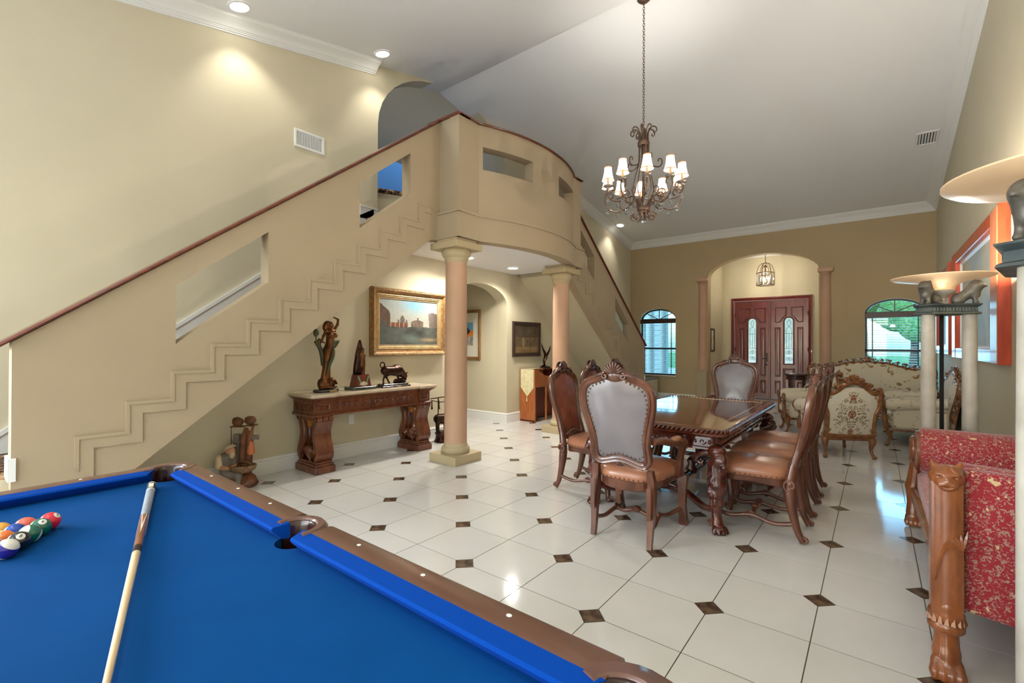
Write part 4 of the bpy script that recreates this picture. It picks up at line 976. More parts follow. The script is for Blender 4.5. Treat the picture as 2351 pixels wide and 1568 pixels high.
for sy in (-1, 1):
    for sx in (-1, 1): g.tube(cr([(sx*(TW-.10), sy*(TL-.11), .17), (sx*.36, sy*(TL-.24), .13), (sx*.16, sy*(TL-.42), .16), (0, sy*(TL-.52), .15)], 5), .03, n=8)
g.tube([(0, -TL+.5, .15), (0, TL-.5, .15)], .034, n=8)
build('stretcher', g, M['tablecarve'], t, smooth=60)
build('finial', G().lathe([(.05, .14), (.06, .18), (.035, .22), (.045, .26), (.015, .30)], n=16), M['tablecarve'], t, smooth=60)
# ------------------------------------------------------------------ console table
mat('consolewood', (122,68,38), .35, col2=(86,42,22), scale=7, stretch=(3,3,1), coat=.2); mat('consolegold', (190,120,52), .35, metal=.3, col2=(150,84,36), scale=20)
mat('marble', (216,200,176), .25, col2=(198,178,150), scale=5, detail=6)
t = thing('console_table', 'carved wooden console table with a cream marble top and scroll supports', 'table', (-5.13, 3.37, 0))
HY, DPT = .87, .50     # half length along y, depth along +x
def brk(o):            # plan of the breakfront: end blocks project
    return [(0, -HY-o), (DPT+o, -HY-o), (DPT+o, -HY+.27+o), (DPT-.03+o, -HY+.27+o), (DPT-.03+o, HY-.27-o), (DPT+o, HY-.27-o), (DPT+o, HY+o), (0, HY+o)]
build('marble_top', G().loft([[(x, y, z) for x, y in brk(o)] for o, z in ((.0, .825), (.012, .832), (.012, .852), (.006, .86))], caps=False).prism(brk(.006), 'z', .858, .86), M['marble'], t)
build('cornice', G().loft([[(x, y, z) for x, y in brk(o)] for o, z in ((-.06, .775), (-.05, .785), (-.03, .80), (-.008, .815), (-.004, .825))], caps=False), M['consolewood'], t)
build('apron', G().loft([[(x, y, z) for x, y in brk(o)] for o, z in ((-.045, .615), (-.04, .62), (-.04, .635), (-.06, .65), (-.06, .775))]), M['consolewood'], t)
g = G()
for k in range(13):
    y = -.51+k*.085; g.tube(spiral((DPT-.087, y, .71), .036, .008, .3, 6.3, 'x', 16), .008, n=5)
build('guilloche', g, M['consolewood'], t, smooth=60, kind='stuff'); g = G()
for k in range(5):
    x = .06+k*.085; g.tube(cr([(x-.035, -HY+.058, .745), (x, -HY+.056, .71), (x+.035, -HY+.058, .675)], 4), .011, n=5); g.tube(cr([(x-.035, -HY+.062, .68), (x, -HY+.060, .70), (x+.035, -HY+.062, .74)], 4), .009, n=5)
build('guilloche', g, M['consolewood'], t, smooth=60, kind='stuff')
for s in (-1, 1):
    yb_ = s*(HY-.165); build('corner_panel', G().frame([(yb_-.08, .672), (yb_+.08, .672), (yb_+.08, .752), (yb_-.08, .752)], [(0, 0), (0, .01), (.012, .014), (.02, .004), (.028, .010), (.028, 0)], lambda u, v, h: (DPT-.061+h, u, v)), M['consolewood'], t)
def ribbon(path, hw, th, lobes=3):
    n = len(path); rings = []
    for i in range(n):
        a = Vector(path[max(0, i-1)]); b = Vector(path[min(n-1, i+1)]); d = (b-a).normalized(); nn = Vector((d.y, -d.x)); p = Vector(path[i]); ring = []
        m = lobes*6
        for k in range(m+1):
            y = -hw+2*hw*k/m; f = abs(math.sin(PI*lobes*k/m))**.7*th*.45; q = p+nn*(th*.5+f); ring.append((q.x, y, q.y))
        for y in (hw, 0, -hw): q = p-nn*th*.5; ring.append((q.x, y, q.y))
        rings.append(ring)
    return rings
for s, yc in ((-1, 2.688-3.37), (1, 4.095-3.37)):
    sup = build('support', G().cham(.02, .46, yc-.118, yc+.118, 0, .075, .006).cham(.035, .445, yc-.105, yc+.105, .075, .10, .006).cham(.05, .43, yc-.095, yc+.095, .10, .125, .006), M['consolewood'], t)
    for q in (1, -1):
        pth = [(.24+q*u, z) for u, z in cr([(.185, .60, 0), (.165, .53, 0), (.135, .44, 0), (.145, .36, 0), (.19, .26, 0), (.205, .19, 0), (.17, .135, 0)], 5) for u, z in [(u, z)]] if False else [(.24+q*p[0], p[1]) for p in cr([(.172, .60, 0), (.152, .53, 0), (.125, .44, 0), (.135, .36, 0), (.172, .26, 0), (.185, .19, 0), (.15, .14, 0)], 5)]
        g = G(); R_ = ribbon(pth if q > 0 else [(p[0], p[1]) for p in reversed(pth)], .098, .05); R_ = [[(x, y+yc, z) for x, y, z in r] for r in R_]; g.loft(R_)
        build('scroll', g, M['consolewood'], sup, smooth=45)
        g = G()
        for off in (-.066, 0, .066): g.lathe([(.02, -.03), (.036, -.028), (.036, .028), (.02, .03)], c=(.24+q*.178, yc+off, .59), ax='y', n=14)
        build('volute', g, M['consolewood'], sup, smooth=40)
        g = G(); yy = yc-.108
        g.tube(spiral((.24+q*.178, yy, .59), .036, .008, PI/2, PI/2+q*7, 'y', 16), .008, n=5); g.tube(spiral((.24+q*.11, yy, .19), .05, .010, -PI/2, -PI/2-q*7, 'y', 18), .010, n=5)
        build('scroll_carving', g, M['consolewood'], sup, smooth=60)
    g = G().cham(.09, .39, yc-.09, yc+.09, .56, .615, .01)
    build('cap_block', g, M['consolewood'], sup)
    blob('acanthus', [((.24, yc, .19), (.13, .095, .07)), ((.14, yc-.04, .22), (.05, .06, .05)), ((.34, yc-.04, .22), (.05, .06, .05)), ((.24, yc-.06, .24), (.05, .05, .045)), ((.24, yc+.04, .23), (.12, .05, .05))], .012, M['consolewood'], sup, k=.008)
    blob('leaf_drop', [((.24, yc-.06, .55), (.06, .03, .035)), ((.24, yc-.065, .52), (.035, .025, .04)), ((.20, yc-.06, .56), (.03, .02, .03)), ((.28, yc-.06, .56), (.03, .02, .03))], .009, M['consolegold'], sup, k=.008)

# ------------------------------------------------------------------ bronzes on the console
mat('bronze', (112,70,40), .32, metal=.75, col2=(66,44,26), scale=9, rough2=.45); mat('bronzegreen', (70,92,70), .45, metal=.5, col2=(96,72,42), scale=8); mat('bronzedark', (72,48,36), .3, metal=.8, col2=(44,30,24), scale=10)
mat('bronzegold', (132,84,46), .34, metal=.75, col2=(86,54,30), scale=7)
mat('blackmarble', (46,44,42), .2, col2=(76,72,66), scale=8, detail=6); mat('greenmarble', (52,62,52), .2, col2=(84,96,80), scale=12, detail=6); mat('plate', (206,182,130), .3, metal=.6)
t = thing('nymph_statue', 'tall bronze woman with a raised arm among reeds on an oval base', 'sculpture', (-4.87, 2.80, .8605), PI/2)
build('base', G().lathe([(.125, 0), (.132, .008), (.132, .026), (.124, .034)], n=36, sx=1.12, sy=.72), M['blackmarble'], t, smooth=40); build('plaque', G().box(-.01, .07, -.099, -.093, .008, .024), M['plate'], t)
blob('rock', [((0, 0, .07), (.095, .07, .055)), ((.045, -.02, .11), (.06, .05, .055)), ((-.05, .0, .10), (.05, .05, .06)), ((.06, .02, .07), (.05, .05, .05))], .009, M['bronze'], t, k=.012)
blob('figure', [((0, 0, .10), (.05, .05, .05)), ((-.03, 0, .10), .045, (-.018, 0, .24), .030), ((.02, 0, .10), .03, (.012, 0, .26), .034), ((-.004, 0, .24), .040, (.012, 0, .38), .054), ((.012, 0, .38), .054, (.026, 0, .47), .062), ((.026, 0, .47), .060, (.040, 0, .565), .040), ((.040, 0, .565), .042, (.05, 0, .635), .050),
      ((.085, -.035, .64), (.030, .032, .03)), ((.02, -.045, .64), (.030, .03, .03)), ((.045, 0, .68), .045, (.085, 0, .69), .028), ((.045, 0, .68), .045, (.0, 0, .69), .028), ((.05, 0, .69), .024, (.05, -.005, .73), .022), ((.045, -.008, .755), (.033, .038, .040)), ((.02, .01, .77), (.045, .04, .035)), ((-.005, .012, .73), (.035, .03, .05)),
      ((.085, 0, .69), .020, (.135, 0, .765), .015), ((.135, 0, .765), .015, (.14, -.005, .825), .012), ((.14, -.005, .825), .012, (.085, -.01, .845), .010), ((-.0, 0, .69), .020, (-.045, -.015, .63), .016), ((-.045, -.015, .63), .015, (-.07, -.02, .565), .011), ((-.07, -.02, .565), .011, (-.04, -.03, .555), .009)], .0072, M['bronzegold'], t, k=.008)
g = G(); g.tube(cr([(-.02, .02, .30), (-.04, .02, .42), (-.075, .01, .50), (-.115, 0, .555), (-.125, 0, .58)], 4), [.03, .03, .029, .028, .027, .026, .025, .025, .024, .024, .024, .025, .025, .026, .027, .02, .012], n=8)
g.tube([(-.09, 0, .52), (-.09, 0, .57), (-.08, 0, .60)], [.02, .024, .016], n=8); g.lathe([(.012, .62), (.03, .65), (.026, .69), (.005, .71)], c=(-.125, 0, 0), n=8)
g.tube([(-.12, 0, .58), (-.125, 0, .63)], .008, n=5)
for i in range(6): a = -.2+i*.2; g.tube([(.07, .01, .46), (.095+.03*math.sin(a), .0, .52), (.10+.09*math.sin(a), -.005, .555+.04*math.cos(a))], [.012, .012, .002], n=5)
g.tube(cr([(.06, -.05, .50), (.035, -.07, .40), (.0, -.06, .30), (-.02, -.055, .2)], 4), [.012, .018, .022, .024, .024, .024, .022, .02, .018, .016, .014, .012, .01], n=6)
build('reeds', g, M['bronzegreen'], t, smooth=60)
g = G(); g.tube(spiral((.04, -.06, .085), .055, .012, 0, 8, 'y', 24), .011, n=6); g.tube(cr([(-.09, -.04, .05), (-.03, -.075, .06), (.04, -.08, .045), (.10, -.04, .055)], 5), .012, n=6); build('waves', g, M['bronze'], t, smooth=60)

t = thing('draped_figure', 'bronze cloaked figure standing on a green and red stone pyramid plinth', 'sculpture', (-4.86, 3.235, .8605), PI/2)
build('base', G().cham(-.155, .155, -.10, .10, 0, .035, .005), M['greenmarble'], t)
mat('redmarble', (112,52,36), .25, col2=(86,36,26), scale=8); mat('jade', (110,160,116), .3)
def frus(w0, w1, d0, d1, z0, z1): return G().loft([[(-w, -d, z), (w, -d, z), (w, d, z), (-w, d, z)] for w, d, z in ((w0, d0, z0), (w1, d1, z1))])
pl = build('plinth', frus(.10, .078, .075, .058, .035, .175), M['redmarble'], t)
for s in (-1, 1): build('ray_inlay', G().add([(s*.02, -.0745, .045), (s*.035, -.0742, .05), (s*.080, -.062, .160), (s*.062, -.062, .16)], [(0, 1, 2, 3)]).add([(s*.02, -.071, .045), (s*.035, -.071, .05), (s*.080, -.058, .160), (s*.062, -.058, .16)], [(0, 1, 2, 3)]), M['jade'], pl)
build('fan_inlay', G().loft([[(0, -.0755, .045), (-.06, -.0742, .06), (-.03, -.071, .085), (0, -.069, .10), (.03, -.071, .085), (.06, -.0742, .06)], [(0, -.06, .045), (-.06, -.06, .06), (-.03, -.06, .085), (0, -.06, .10), (.03, -.06, .085), (.06, -.06, .06)]]), M['marble'], pl)
blob('figure', [((0, -.01, .175), .02, (.005, -.01, .30), .026), ((.035, -.005, .175), .018, (.03, -.01, .30), .026), ((.015, -.01, .30), .038, (.015, -.01, .40), .034), ((.015, -.01, .40), .038, (.01, -.01, .44), .028), ((.012, -.018, .48), (.022, .024, .028)), ((.04, -.02, .42), .016, (.02, -.04, .37), .012), ((-.015, -.02, .42), .016, (.01, -.04, .38), .012)], .006, M['bronzegold'], t, k=.01)
g = G(); n = 26
g.loft([[((r+.007*math.sin(9*a+ph))*math.cos(a)*(1.15)+cx, (r*.6+.005*math.sin(7*a))*math.sin(a)+.012, z) for a in [(.42-.5)*PI+(2*PI-.84*PI*.55)*k/n+PI*.0+.23*PI for k in range(n+1)]] for r, cx, z, ph in ((.066, -.01, .175, 0), (.07, 0, .24, .4), (.072, .01, .30, .8), (.068, .015, .36, 1.2), (.055, .008, .43, 1.6), (.036, .004, .50, 2), (.018, .0, .56, 2), (.006, 0, .59, 2))], closed=False)
cl = build('cloak', g, M['bronzedark'], t, smooth=80); so = cl.modifiers.new('thickness', 'SOLIDIFY'); so.thickness = .006

t = thing('bull_bronze', 'dark bronze bull with lowered head on a stepped black plinth', 'sculpture', (-4.84, 3.70, .8605), PI/2)
build('base', G().cham(-.215, .215, -.085, .085, 0, .018, .003).cham(-.19, .195, -.07, .07, .018, .042, .006), M['blackmarble'], t); build('plaque', G().box(.0, .06, -.088, -.084, .004, .015), M['plate'], t)
blob('bull', [((-.12, 0, .205), .058, (.02, 0, .20), .064), ((.02, 0, .20), .066, (.075, 0, .20), .066), ((-.125, 0, .21), .055, (-.10, 0, .19), .058), ((.075, 0, .21), .064, (.13, 0, .165), .052), ((.13, 0, .165), .050, (.175, -.005, .125), .036), ((.175, -.005, .125), .036, (.185, -.005, .085), .022), ((.05, 0, .255), (.06, .035, .026)),
     ((-.125, -.022, .21), .030, (-.145, -.024, .14), .018), ((-.145, -.024, .14), .016, (-.170, -.024, .10), .010), ((-.17, -.024, .10), .010, (-.168, -.024, .05), .012), ((-.115, .022, .20), .028, (-.09, .024, .13), .017), ((-.09, .024, .13), .014, (-.07, .024, .09), .010), ((-.07, .024, .09), .010, (-.045, .024, .05), .012),
     ((.06, -.024, .19), .026, (.05, -.026, .12), .015), ((.05, -.026, .12), .012, (.075, -.026, .09), .010), ((.075, -.026, .09), .009, (.085, -.026, .05), .011), ((.085, .024, .18), .024, (.10, .026, .10), .013), ((.10, .026, .10), .011, (.10, .026, .05), .011), ((.175, -.03, .16), .012, (.205, -.045, .172), .004), ((.165, .03, .16), .012, (.19, .045, .172), .004), ((-.075, 0, .165), (.02, .012, .02))], .0062, M['bronzedark'], t, k=.008)
build('tail', G().tube(spiral((-.165, 0, .28), .032, .034, -.9, 4.6, 'y', 16), [.009]*10+[.007]*7, n=6), M['bronzedark'], t, smooth=60)
blob('fallen_prey', [((.03, -.01, .065), .03, (.12, -.01, .07), .034), ((.12, -.01, .07), .034, (.165, -.01, .065), .026), ((.02, -.02, .08), .018, (-.01, -.02, .06), .010)], .008, M['bronzedark'], t, k=.012)

# ------------------------------------------------------------------ pictures on the left side
mat('gilt', (176,136,86), .42, metal=.3, col2=(140,100,58), scale=22, bump=.35, bscale=40, bdist=.01); mat('giltlight', (206,178,134), .45, metal=.2, col2=(184,150,100), scale=14)
mat('canvas', (128,128,128), .6, attr='Col', spec=.3); mat('printpaper', (128,128,128), .3, attr='Col', coat=.3)
def roman(u, v):
    sky = mixc((190,182,162), (158,170,172), v*1.2-.3); n = fbm(u*4, v*3, 4, 1)
    blue = math.exp(-((u-.62)**2/.05+(v-.90)**2/.02)); c = mixc(sky, (112,172,200), blue*1.2*(n+.25)); c = mixc(c, (208,198,174), max(0, n-.5)*1.6)
    land = .42+.05*(vnoise(u*9, 1)-.5)
    if abs(u-.37) < .036 and v < .66-6*(u-.37)**2*9: c = (104,96,90)
    for cx in (.305, .44): 
        if abs(u-cx) < .018 and v < .585-abs(u-cx)*3: c = (112,102,94)
    if .52 < u < .74 and v < .53+.05*(vnoise(u*14, 4) > .4)+.04*math.sin((u-.52)*14): c = mixc((96,82,74), (134,116,98), vnoise(u*30, v*20, 3))
    if u > .84 and v < .74+.02*(vnoise(u*40, 2) > .5) and (v > .56 or u > .85): c = mixc((132,118,108), (92,82,78), (u-.86)*6+.3*vnoise(u*30, v*30, 6)); 
    if u < .17 and v < .90-1.25*u+.03*vnoise(u*20, v*20): c = mixc((74,58,50), (104,80,66), vnoise(u*30, v*12, 5))
    if .15 < u < .46 and v < .50: c = mixc((128,84,64), (104,66,54), vnoise(u*26, v*26, 8)); c = mixc(c, (190,160,120), 1.0 if (abs((u*14) % 1-.5) < .07 and v > .36) else 0)
    if v < land-.02: 
        m = fbm(u*6, v*7, 4, 9); c = mixc((62,62,56), (112,118,112), m*1.3-.25)
        g_ = math.exp(-((u-.5-.3*(.25-v))**2/.03+(v-.14)**2/.012)); c = mixc(c, (122,138,128), g_*.8); p_ = math.exp(-((u-.85)**2/.03+(v-.12)**2/.002)); c = mixc(c, (168,146,112), p_)
    if u < .24 and v < .62-1.2*u: c = mixc(c, (84,90,84), .7*fbm(u*9, v*9, 3, 4)+.2)
    return tuple(max(0, min(255, x*(.93+.14*vnoise(u*120, v*90, 7)))) for x in c)
t = thing('landscape_painting', 'large gilt framed landscape painting of domes and ruins above the console', 'painting', (XL, 4.20, 1.70))
mpL = lambda u, v, h: (h, u, v)
def rect(w, h): return [(-w/2, -h/2), (w/2, -h/2), (w/2, h/2), (-w/2, h/2)]
build('frame', G().frame(rect(1.30, .91), [(0, .002), (0, .05), (.015, .085), (.035, .095), (.05, .08), (.06, .06), (.085, .05), (.085, .002)], mpL), M['gilt'], t, smooth=35)
build('frame_liner', G().frame(rect(1.13, .74), [(0, .002), (0, .052), (.012, .058), (.02, .044), (.03, .050), (.042, .034), (.055, .036), (.062, .022), (.062, .002)], mpL), M['giltlight'], t, smooth=25)
g = G(); P = rect(1.26, .87)
for i in range(4):
    a, b = Vector(P[i]), Vector(P[(i+1) % 4]); d = (b-a).length; k_ = int(d/.022)
    for k in range(k_): q = a.lerp(b, (k+.5)/k_); g.ball(mpL(q.x, q.y, .09), (.010, .011, .011), 6, 4)
build('frame_beading', g, M['giltlight'], t, smooth=60, kind='stuff')
picture('canvas', M['canvas'], t, mpL, 1.01, .62, roman, 170, 110, .024)
def crowd(u, v):
    c = mixc((70,58,44), (112,94,70), fbm(u*5, v*5, 4, 2)); 
    if v < .56: c = mixc((150,124,84), (110,88,58), fbm(u*6, v*6, 3, 5))
    if .22 < v < .56:
        k = (u*13+1.2*vnoise(u*5, 3)) % 1; top = .40+.12*vnoise(math.floor(u*13), 2, 8)
        if .2 < k < .75 and v < top+.06: c = mixc((40,32,26), (170,150,116), 1.0 if vnoise(math.floor(u*13), 5, 4) > .82 else .12+.3*vnoise(u*40, v*30, 3))
    if v > .58: c = mixc(c, (60,52,42), .5*vnoise(u*9, v*3, 6))
    return c
t = thing('dark_framed_picture', 'dark framed sepia picture of a crowd on the wall above the desk', 'picture', (XL, 6.982, 1.50))
build('frame', G().frame(rect(.866, .645), [(0, .002), (0, .03), (.012, .04), (.03, .034), (.05, .024), (.06, .026), (.07, .016), (.07, .002)], mpL), M['frame_dark'], t, smooth=30)
picture('print', M['canvas'], t, mpL, .73, .51, crowd, 90, 66, .014)
def mountain(u, v):
    if not (.24 < u < .76 and .26 < v < .78): return (232,226,210)
    a, b = (u-.24)/.52, (v-.26)/.52
    c = mixc((70,150,190), (110,176,206), b)
    if b < .80-abs(a-.5)*.7: c = (40,48,64)
    if b < .58+.1*math.sin(a*9): c = mixc((220,96,40), (240,190,90), fbm(a*5, b*5, 3))
    if b < .34+.1*vnoise(a*6, 2): c = mixc((120,116,112), (226,222,214), fbm(a*6, b*7, 3, 3))
    return c
t = thing('matted_print', 'wood framed colourful print with a wide cream mat inside the passage', 'picture', (-6.11, 6.40, 1.58)); mpP = lambda u, v, h: (u, -h, v)
mat('frame_tan', (150,112,70), .4, col2=(126,90,54), scale=8)
build('frame', G().frame(rect(.68, .935), [(0, .002), (0, .03), (.012, .036), (.04, .03), (.055, .018), (.055, .002)], mpP), M['frame_tan'], t, smooth=30); picture('print', M['printpaper'], t, mpP, .575, .83, mountain, 60, 80, .012)
t = thing('wall_outlet', 'white wall outlet on the left wall below the console', 'outlet', (XL, 3.30, .46))
build('cover_plate', G().cham(0, .006, -.037, .037, -.06, .06, .003), M['white'], t)
for z in (-.025, .025): build('socket', G().box(.006, .008, -.016, .016, z-.014, z+.014), M['vent'], t)

# ------------------------------------------------------------------ writing desk, runner, bird bronze
mat('deskwood', (176,104,52), .4, col2=(154,84,40), scale=4, stretch=(6,6,1)); mat('deskdark', (120,58,28), .45, col2=(96,42,20), scale=4, stretch=(6,6,1)); mat('runner', (222,212,172), .8, col2=(204,194,150), scale=16, detail=3)
t = thing('writing_desk', 'light brown slope front writing desk against the wall beside the far column', 'desk', (-5.13, 6.77, 0))
for y in (0, 1.22): build('end_panel', G().box(0, .335, y, y+.03, .02, .945), M['deskwood'], t)
build('back_panel', G().box(0, .02, .03, 1.22, .02, .92), M['deskdark'], t); [build('plinth', G().box(.0, .33, y_, y_+.2, 0, .03), M['deskdark'], t) for y_ in (0, 1.05)]
prof = [(.03, .625), (1.22, .625), (1.22, .945), (1.14, .94), (1.02, .87), (.92, .83), (.80, .81), (.45, .81), (.33, .83), (.23, .87), (.11, .94), (.03, .945)]
build('front_apron', G().prism(prof, 'x', .305, .335), M['deskwood'], t); build('writing_surface', G().box(.02, .31, .03, 1.22, .70, .725), M['deskdark'], t); build('gallery_top', G().box(0, .14, .03, 1.22, .92, .945), M['deskwood'], t)
for y in (.28, .50, .75, .97): build('pigeonhole', G().box(.02, .15, y, y+.015, .725, .92), M['deskdark'], t)
build('kneehole_panel', G().box(.10, .115, .03, 1.22, .03, .70), M['deskdark'], t)
for y in (.38, .87): build('leg', G().lathe([(.018, 0), (.024, .03), (.018, .08), (.026, .3), (.018, .5), (.026, .55), (.022, .625)], c=(.315, y, 0), n=14), M['deskwood'], t, smooth=50)
t = thing('table_runner', 'cream tasselled runner hanging over the end of the writing desk', 'runner', (-5.13, 6.77, 0))
build('cloth', G().loft([[(.02, -.008, .62), (.165, -.008, .455), (.31, -.008, .62), (.31, -.008, .947), (.02, -.008, .947)], [(.02, -.003, .62), (.165, -.003, .46), (.31, -.003, .62), (.31, -.003, .945), (.02, -.003, .945)]]).box(.03, .31, -.008, .03, .946, .951).box(.03, .14, .0, 1.25, .9465, .951), M['runner'], t)
build('tassel', G().lathe([(.003, .46), (.008, .45), (.005, .44), (.010, .42), (.012, .37)], c=(.165, -.012, 0), n=8), M['runner'], t, smooth=50)
t = thing('bird_bronze', 'slender dark bronze bird with raised wing on the writing desk', 'sculpture', (-5.02, 7.42, .9515), PI/2)
build('base', G().lathe([(.10, 0), (.10, .015), (.07, .03), (.03, .04)], n=20, sx=1.3), M['bronzedark'], t, smooth=40)
g = G().tube(cr([(.0, 0, .03), (-.03, 0, .12), (.02, 0, .2), (.0, 0, .28), (-.08, 0, .38), (-.13, 0, .48)], 5), [.02, .021, .022, .024, .026, .03, .034, .038, .042, .044, .045, .044, .042, .04, .036, .032, .03, .028, .024, .02, .018, .015, .012, .009, .006, .003], n=8, flat=.6)
g.tube(cr([(.0, 0, .2), (.08, 0, .26), (.16, 0, .36), (.18, 0, .44)], 5), [.03, .034, .036, .036, .034, .03, .028, .026, .022, .02, .018, .014, .012, .008, .005, .002], n=8, flat=.5); g.tube(cr([(-.12, 0, .025), (-.06, 0, .05), (-.01, 0, .045)], 4), .012, n=6)
build('bird', g, M['bronzedark'], t, smooth=60)

# ------------------------------------------------------------------ floor sculptures
mat('resinbrown', (136,84,50), .5, col2=(98,58,36), scale=9); mat('resincream', (226,208,172), .6, col2=(206,184,146), scale=6); mat('resingrey', (140,132,122), .6, col2=(116,106,96), scale=8); mat('resinskin', (206,150,110), .55); mat('wicker', (150,118,86), .7, col2=(112,80,54), scale=40, bump=.6, bscale=50, bdist=.01); mat('bead', (196,112,66), .5)
t = thing('fisherman_figurine', 'painted figurine of a seated bearded man weaving a basket beside pots', 'figurine', (-4.92, 1.93, 0), math.radians(38.18))
blob('rock_base', [((0, 0, .03), (.17, .12, .045)), ((.07, 0, .07), (.08, .07, .06)), ((-.08, 0, .07), (.09, .08, .06)), ((.11, -.04, .05), (.06, .05, .05))], .012, M['resinbrown'], t, k=.02)
bd = blob('body', [((-.10, -.01, .12), (.075, .07, .06)), ((-.12, -.01, .15), .07, (-.135, -.01, .27), .066), ((-.17, -.05, .28), .034, (-.15, -.085, .21), .028), ((-.08, .03, .28), .034, (-.06, .0, .22), .026), ((-.08, -.03, .12), .045, (.02, -.07, .13), .035), ((.02, -.07, .13), .033, (.03, -.08, .05), .026), ((-.105, -.015, .31), .026, (-.09, -.02, .33), .026)], .0085, M['resingrey'], t, k=.018)
hd = blob('head', [((-.078, -.03, .352), (.036, .04, .044)), ((-.040, -.038, .352), .008, (-.036, -.04, .345), .008), ((-.058, -.04, .315), (.026, .026, .036)), ((-.10, -.065, .35), (.010, .006, .014))], .006, M['resinskin'], t, k=.012)
blob('beard', [((-.055, -.045, .318), (.024, .026, .034)), ((-.062, -.04, .295), (.018, .02, .02))], .006, M['resincream'], hd, k=.01)
build('cap', G().lathe([(.048, 0), (.056, .006), (.048, .022), (.02, .034)], n=16).xf(Matrix.Translation((-.085, -.03, .375)) @ Matrix.Rotation(-.35, 4, 'Y')), M['resincream'], hd, smooth=50)
blob('shirt_sleeve', [((-.175, -.055, .285), .036, (-.155, -.09, .215), .033)], .008, M['resincream'], bd)
blob('forearm', [((-.15, -.09, .205), .022, (-.06, -.10, .195), .016), ((-.06, -.10, .195), .016, (-.02, -.095, .215), .014), ((-.02, -.10, .215), .007, (.01, -.105, .225), .006), ((-.02, -.09, .22), .007, (.012, -.09, .232), .006), ((-.022, -.08, .22), .007, (.005, -.075, .235), .006)], .005, M['resinskin'], bd, k=.006)
build('basket', G().lathe([(.02, .135), (.075, .15), (.115, .18), (.13, .21), (.125, .222), (.10, .215), (.06, .19), (.01, .185)], c=(.05, -.05, 0), n=28, sy=.75), M['wicker'], t, smooth=50)
g = G()
for k in range(9): a = PI*k/9; g.tube(cr([(.05+.09*math.cos(a), -.05+.065*math.sin(a), .215), (.05+.05*math.cos(a), -.05+.036*math.sin(a), .245), (.05, -.05, .25)], 3), .004, n=5)
build('basket_ribs', g, M['wicker'], t, smooth=60)
blob('tree_stump', [((-.005, .04, .08), .04, (.0, .04, .46), .028), ((.05, .04, .08), .036, (.065, .04, .44), .034), ((.0, .04, .45), .028, (.02, .04, .56), .010), ((.065, .04, .46), .028, (.04, .04, .56), .010), ((.07, .04, .46), .022, (.105, .04, .60), .010), ((.03, .0, .20), .03, (.06, .02, .12), .03)], .009, M['resinbrown'], t, k=.014)
build('shelf_post', G().box(-.095, -.035, .03, .07, .10, .50).box(-.10, .0, .02, .08, .42, .435).box(.08, .15, .03, .06, .45, .495), M['resingrey'], t)
build('rod', G().tube([(-.112, .03, .1), (-.112, .03, .58)], .004, n=5), M['resinbrown'], t)
build('top_shelf', G().box(-.11, .03, .0, .08, .575, .585).box(.03, .125, .0, .08, .585, .595), M['resinbrown'], t)
for x, y, z, r in ((-.07, .05, .632, .042), (-.035, .01, .630, .050), (.075, .03, .645, .054)): build('pot', G().lathe([(r*.5, -.042), (r*.95, -.02), (r, .0), (r*.85, .025), (r*.45, .036), (r*.3, .034)], c=(x, y, z), n=20), M['resinbrown'], t, smooth=50)
build('fishing_net', G().lathe([(.012, .44), (.03, .38), (.036, .33), (.03, .31)], c=(.095, .01, 0), n=12), M['bead'], t, smooth=50)
t = thing('elephant_statue', 'dark elephant statue on a turned stand behind the near column', 'sculpture', (-4.90, 4.60, 0), .9)
build('stand', G().lathe([(.10, 0), (.11, .02), (.09, .05), (.085, .10), (.10, .13), (.075, .16)], n=24), M['bronzedark'], t, smooth=40)
blob('elephant', [((-.05, 0, .33), .07, (.05, 0, .33), .075), ((.10, 0, .37), (.055, .05, .06)), ((.14, 0, .35), .024, (.17, 0, .24), .016), ((.17, 0, .24), .014, (.19, 0, .20), .010), ((.09, .05, .36), (.02, .012, .045)), ((.09, -.05, .36), (.02, .012, .045))] + [((x, y, .30), .03, (x, y, .165), .026) for x in (-.06, .055) for y in (-.035, .035)], .010, M['bronzedark'], t, k=.02)
g = G().tube([(-.05, 0, .38), (-.05, 0, .64)], .008, n=6).tube([(.06, 0, .38), (.06, 0, .64)], .008, n=6).tube([(-.16, 0, .62), (.16, 0, .66)], .007, n=6).tube(cr([(-.16, 0, .60), (0, 0, .57), (.16, 0, .62)], 5), .006, n=6)
build('carrying_frame', g, M['bronzedark'], t)
for x in (-.14, -.04, .10): build('tassel', G().lathe([(.004, .60), (.010, .55), (.007, .54), (.016, .47)], c=(x, 0, 0), n=8), M['bronze'], t, smooth=50)
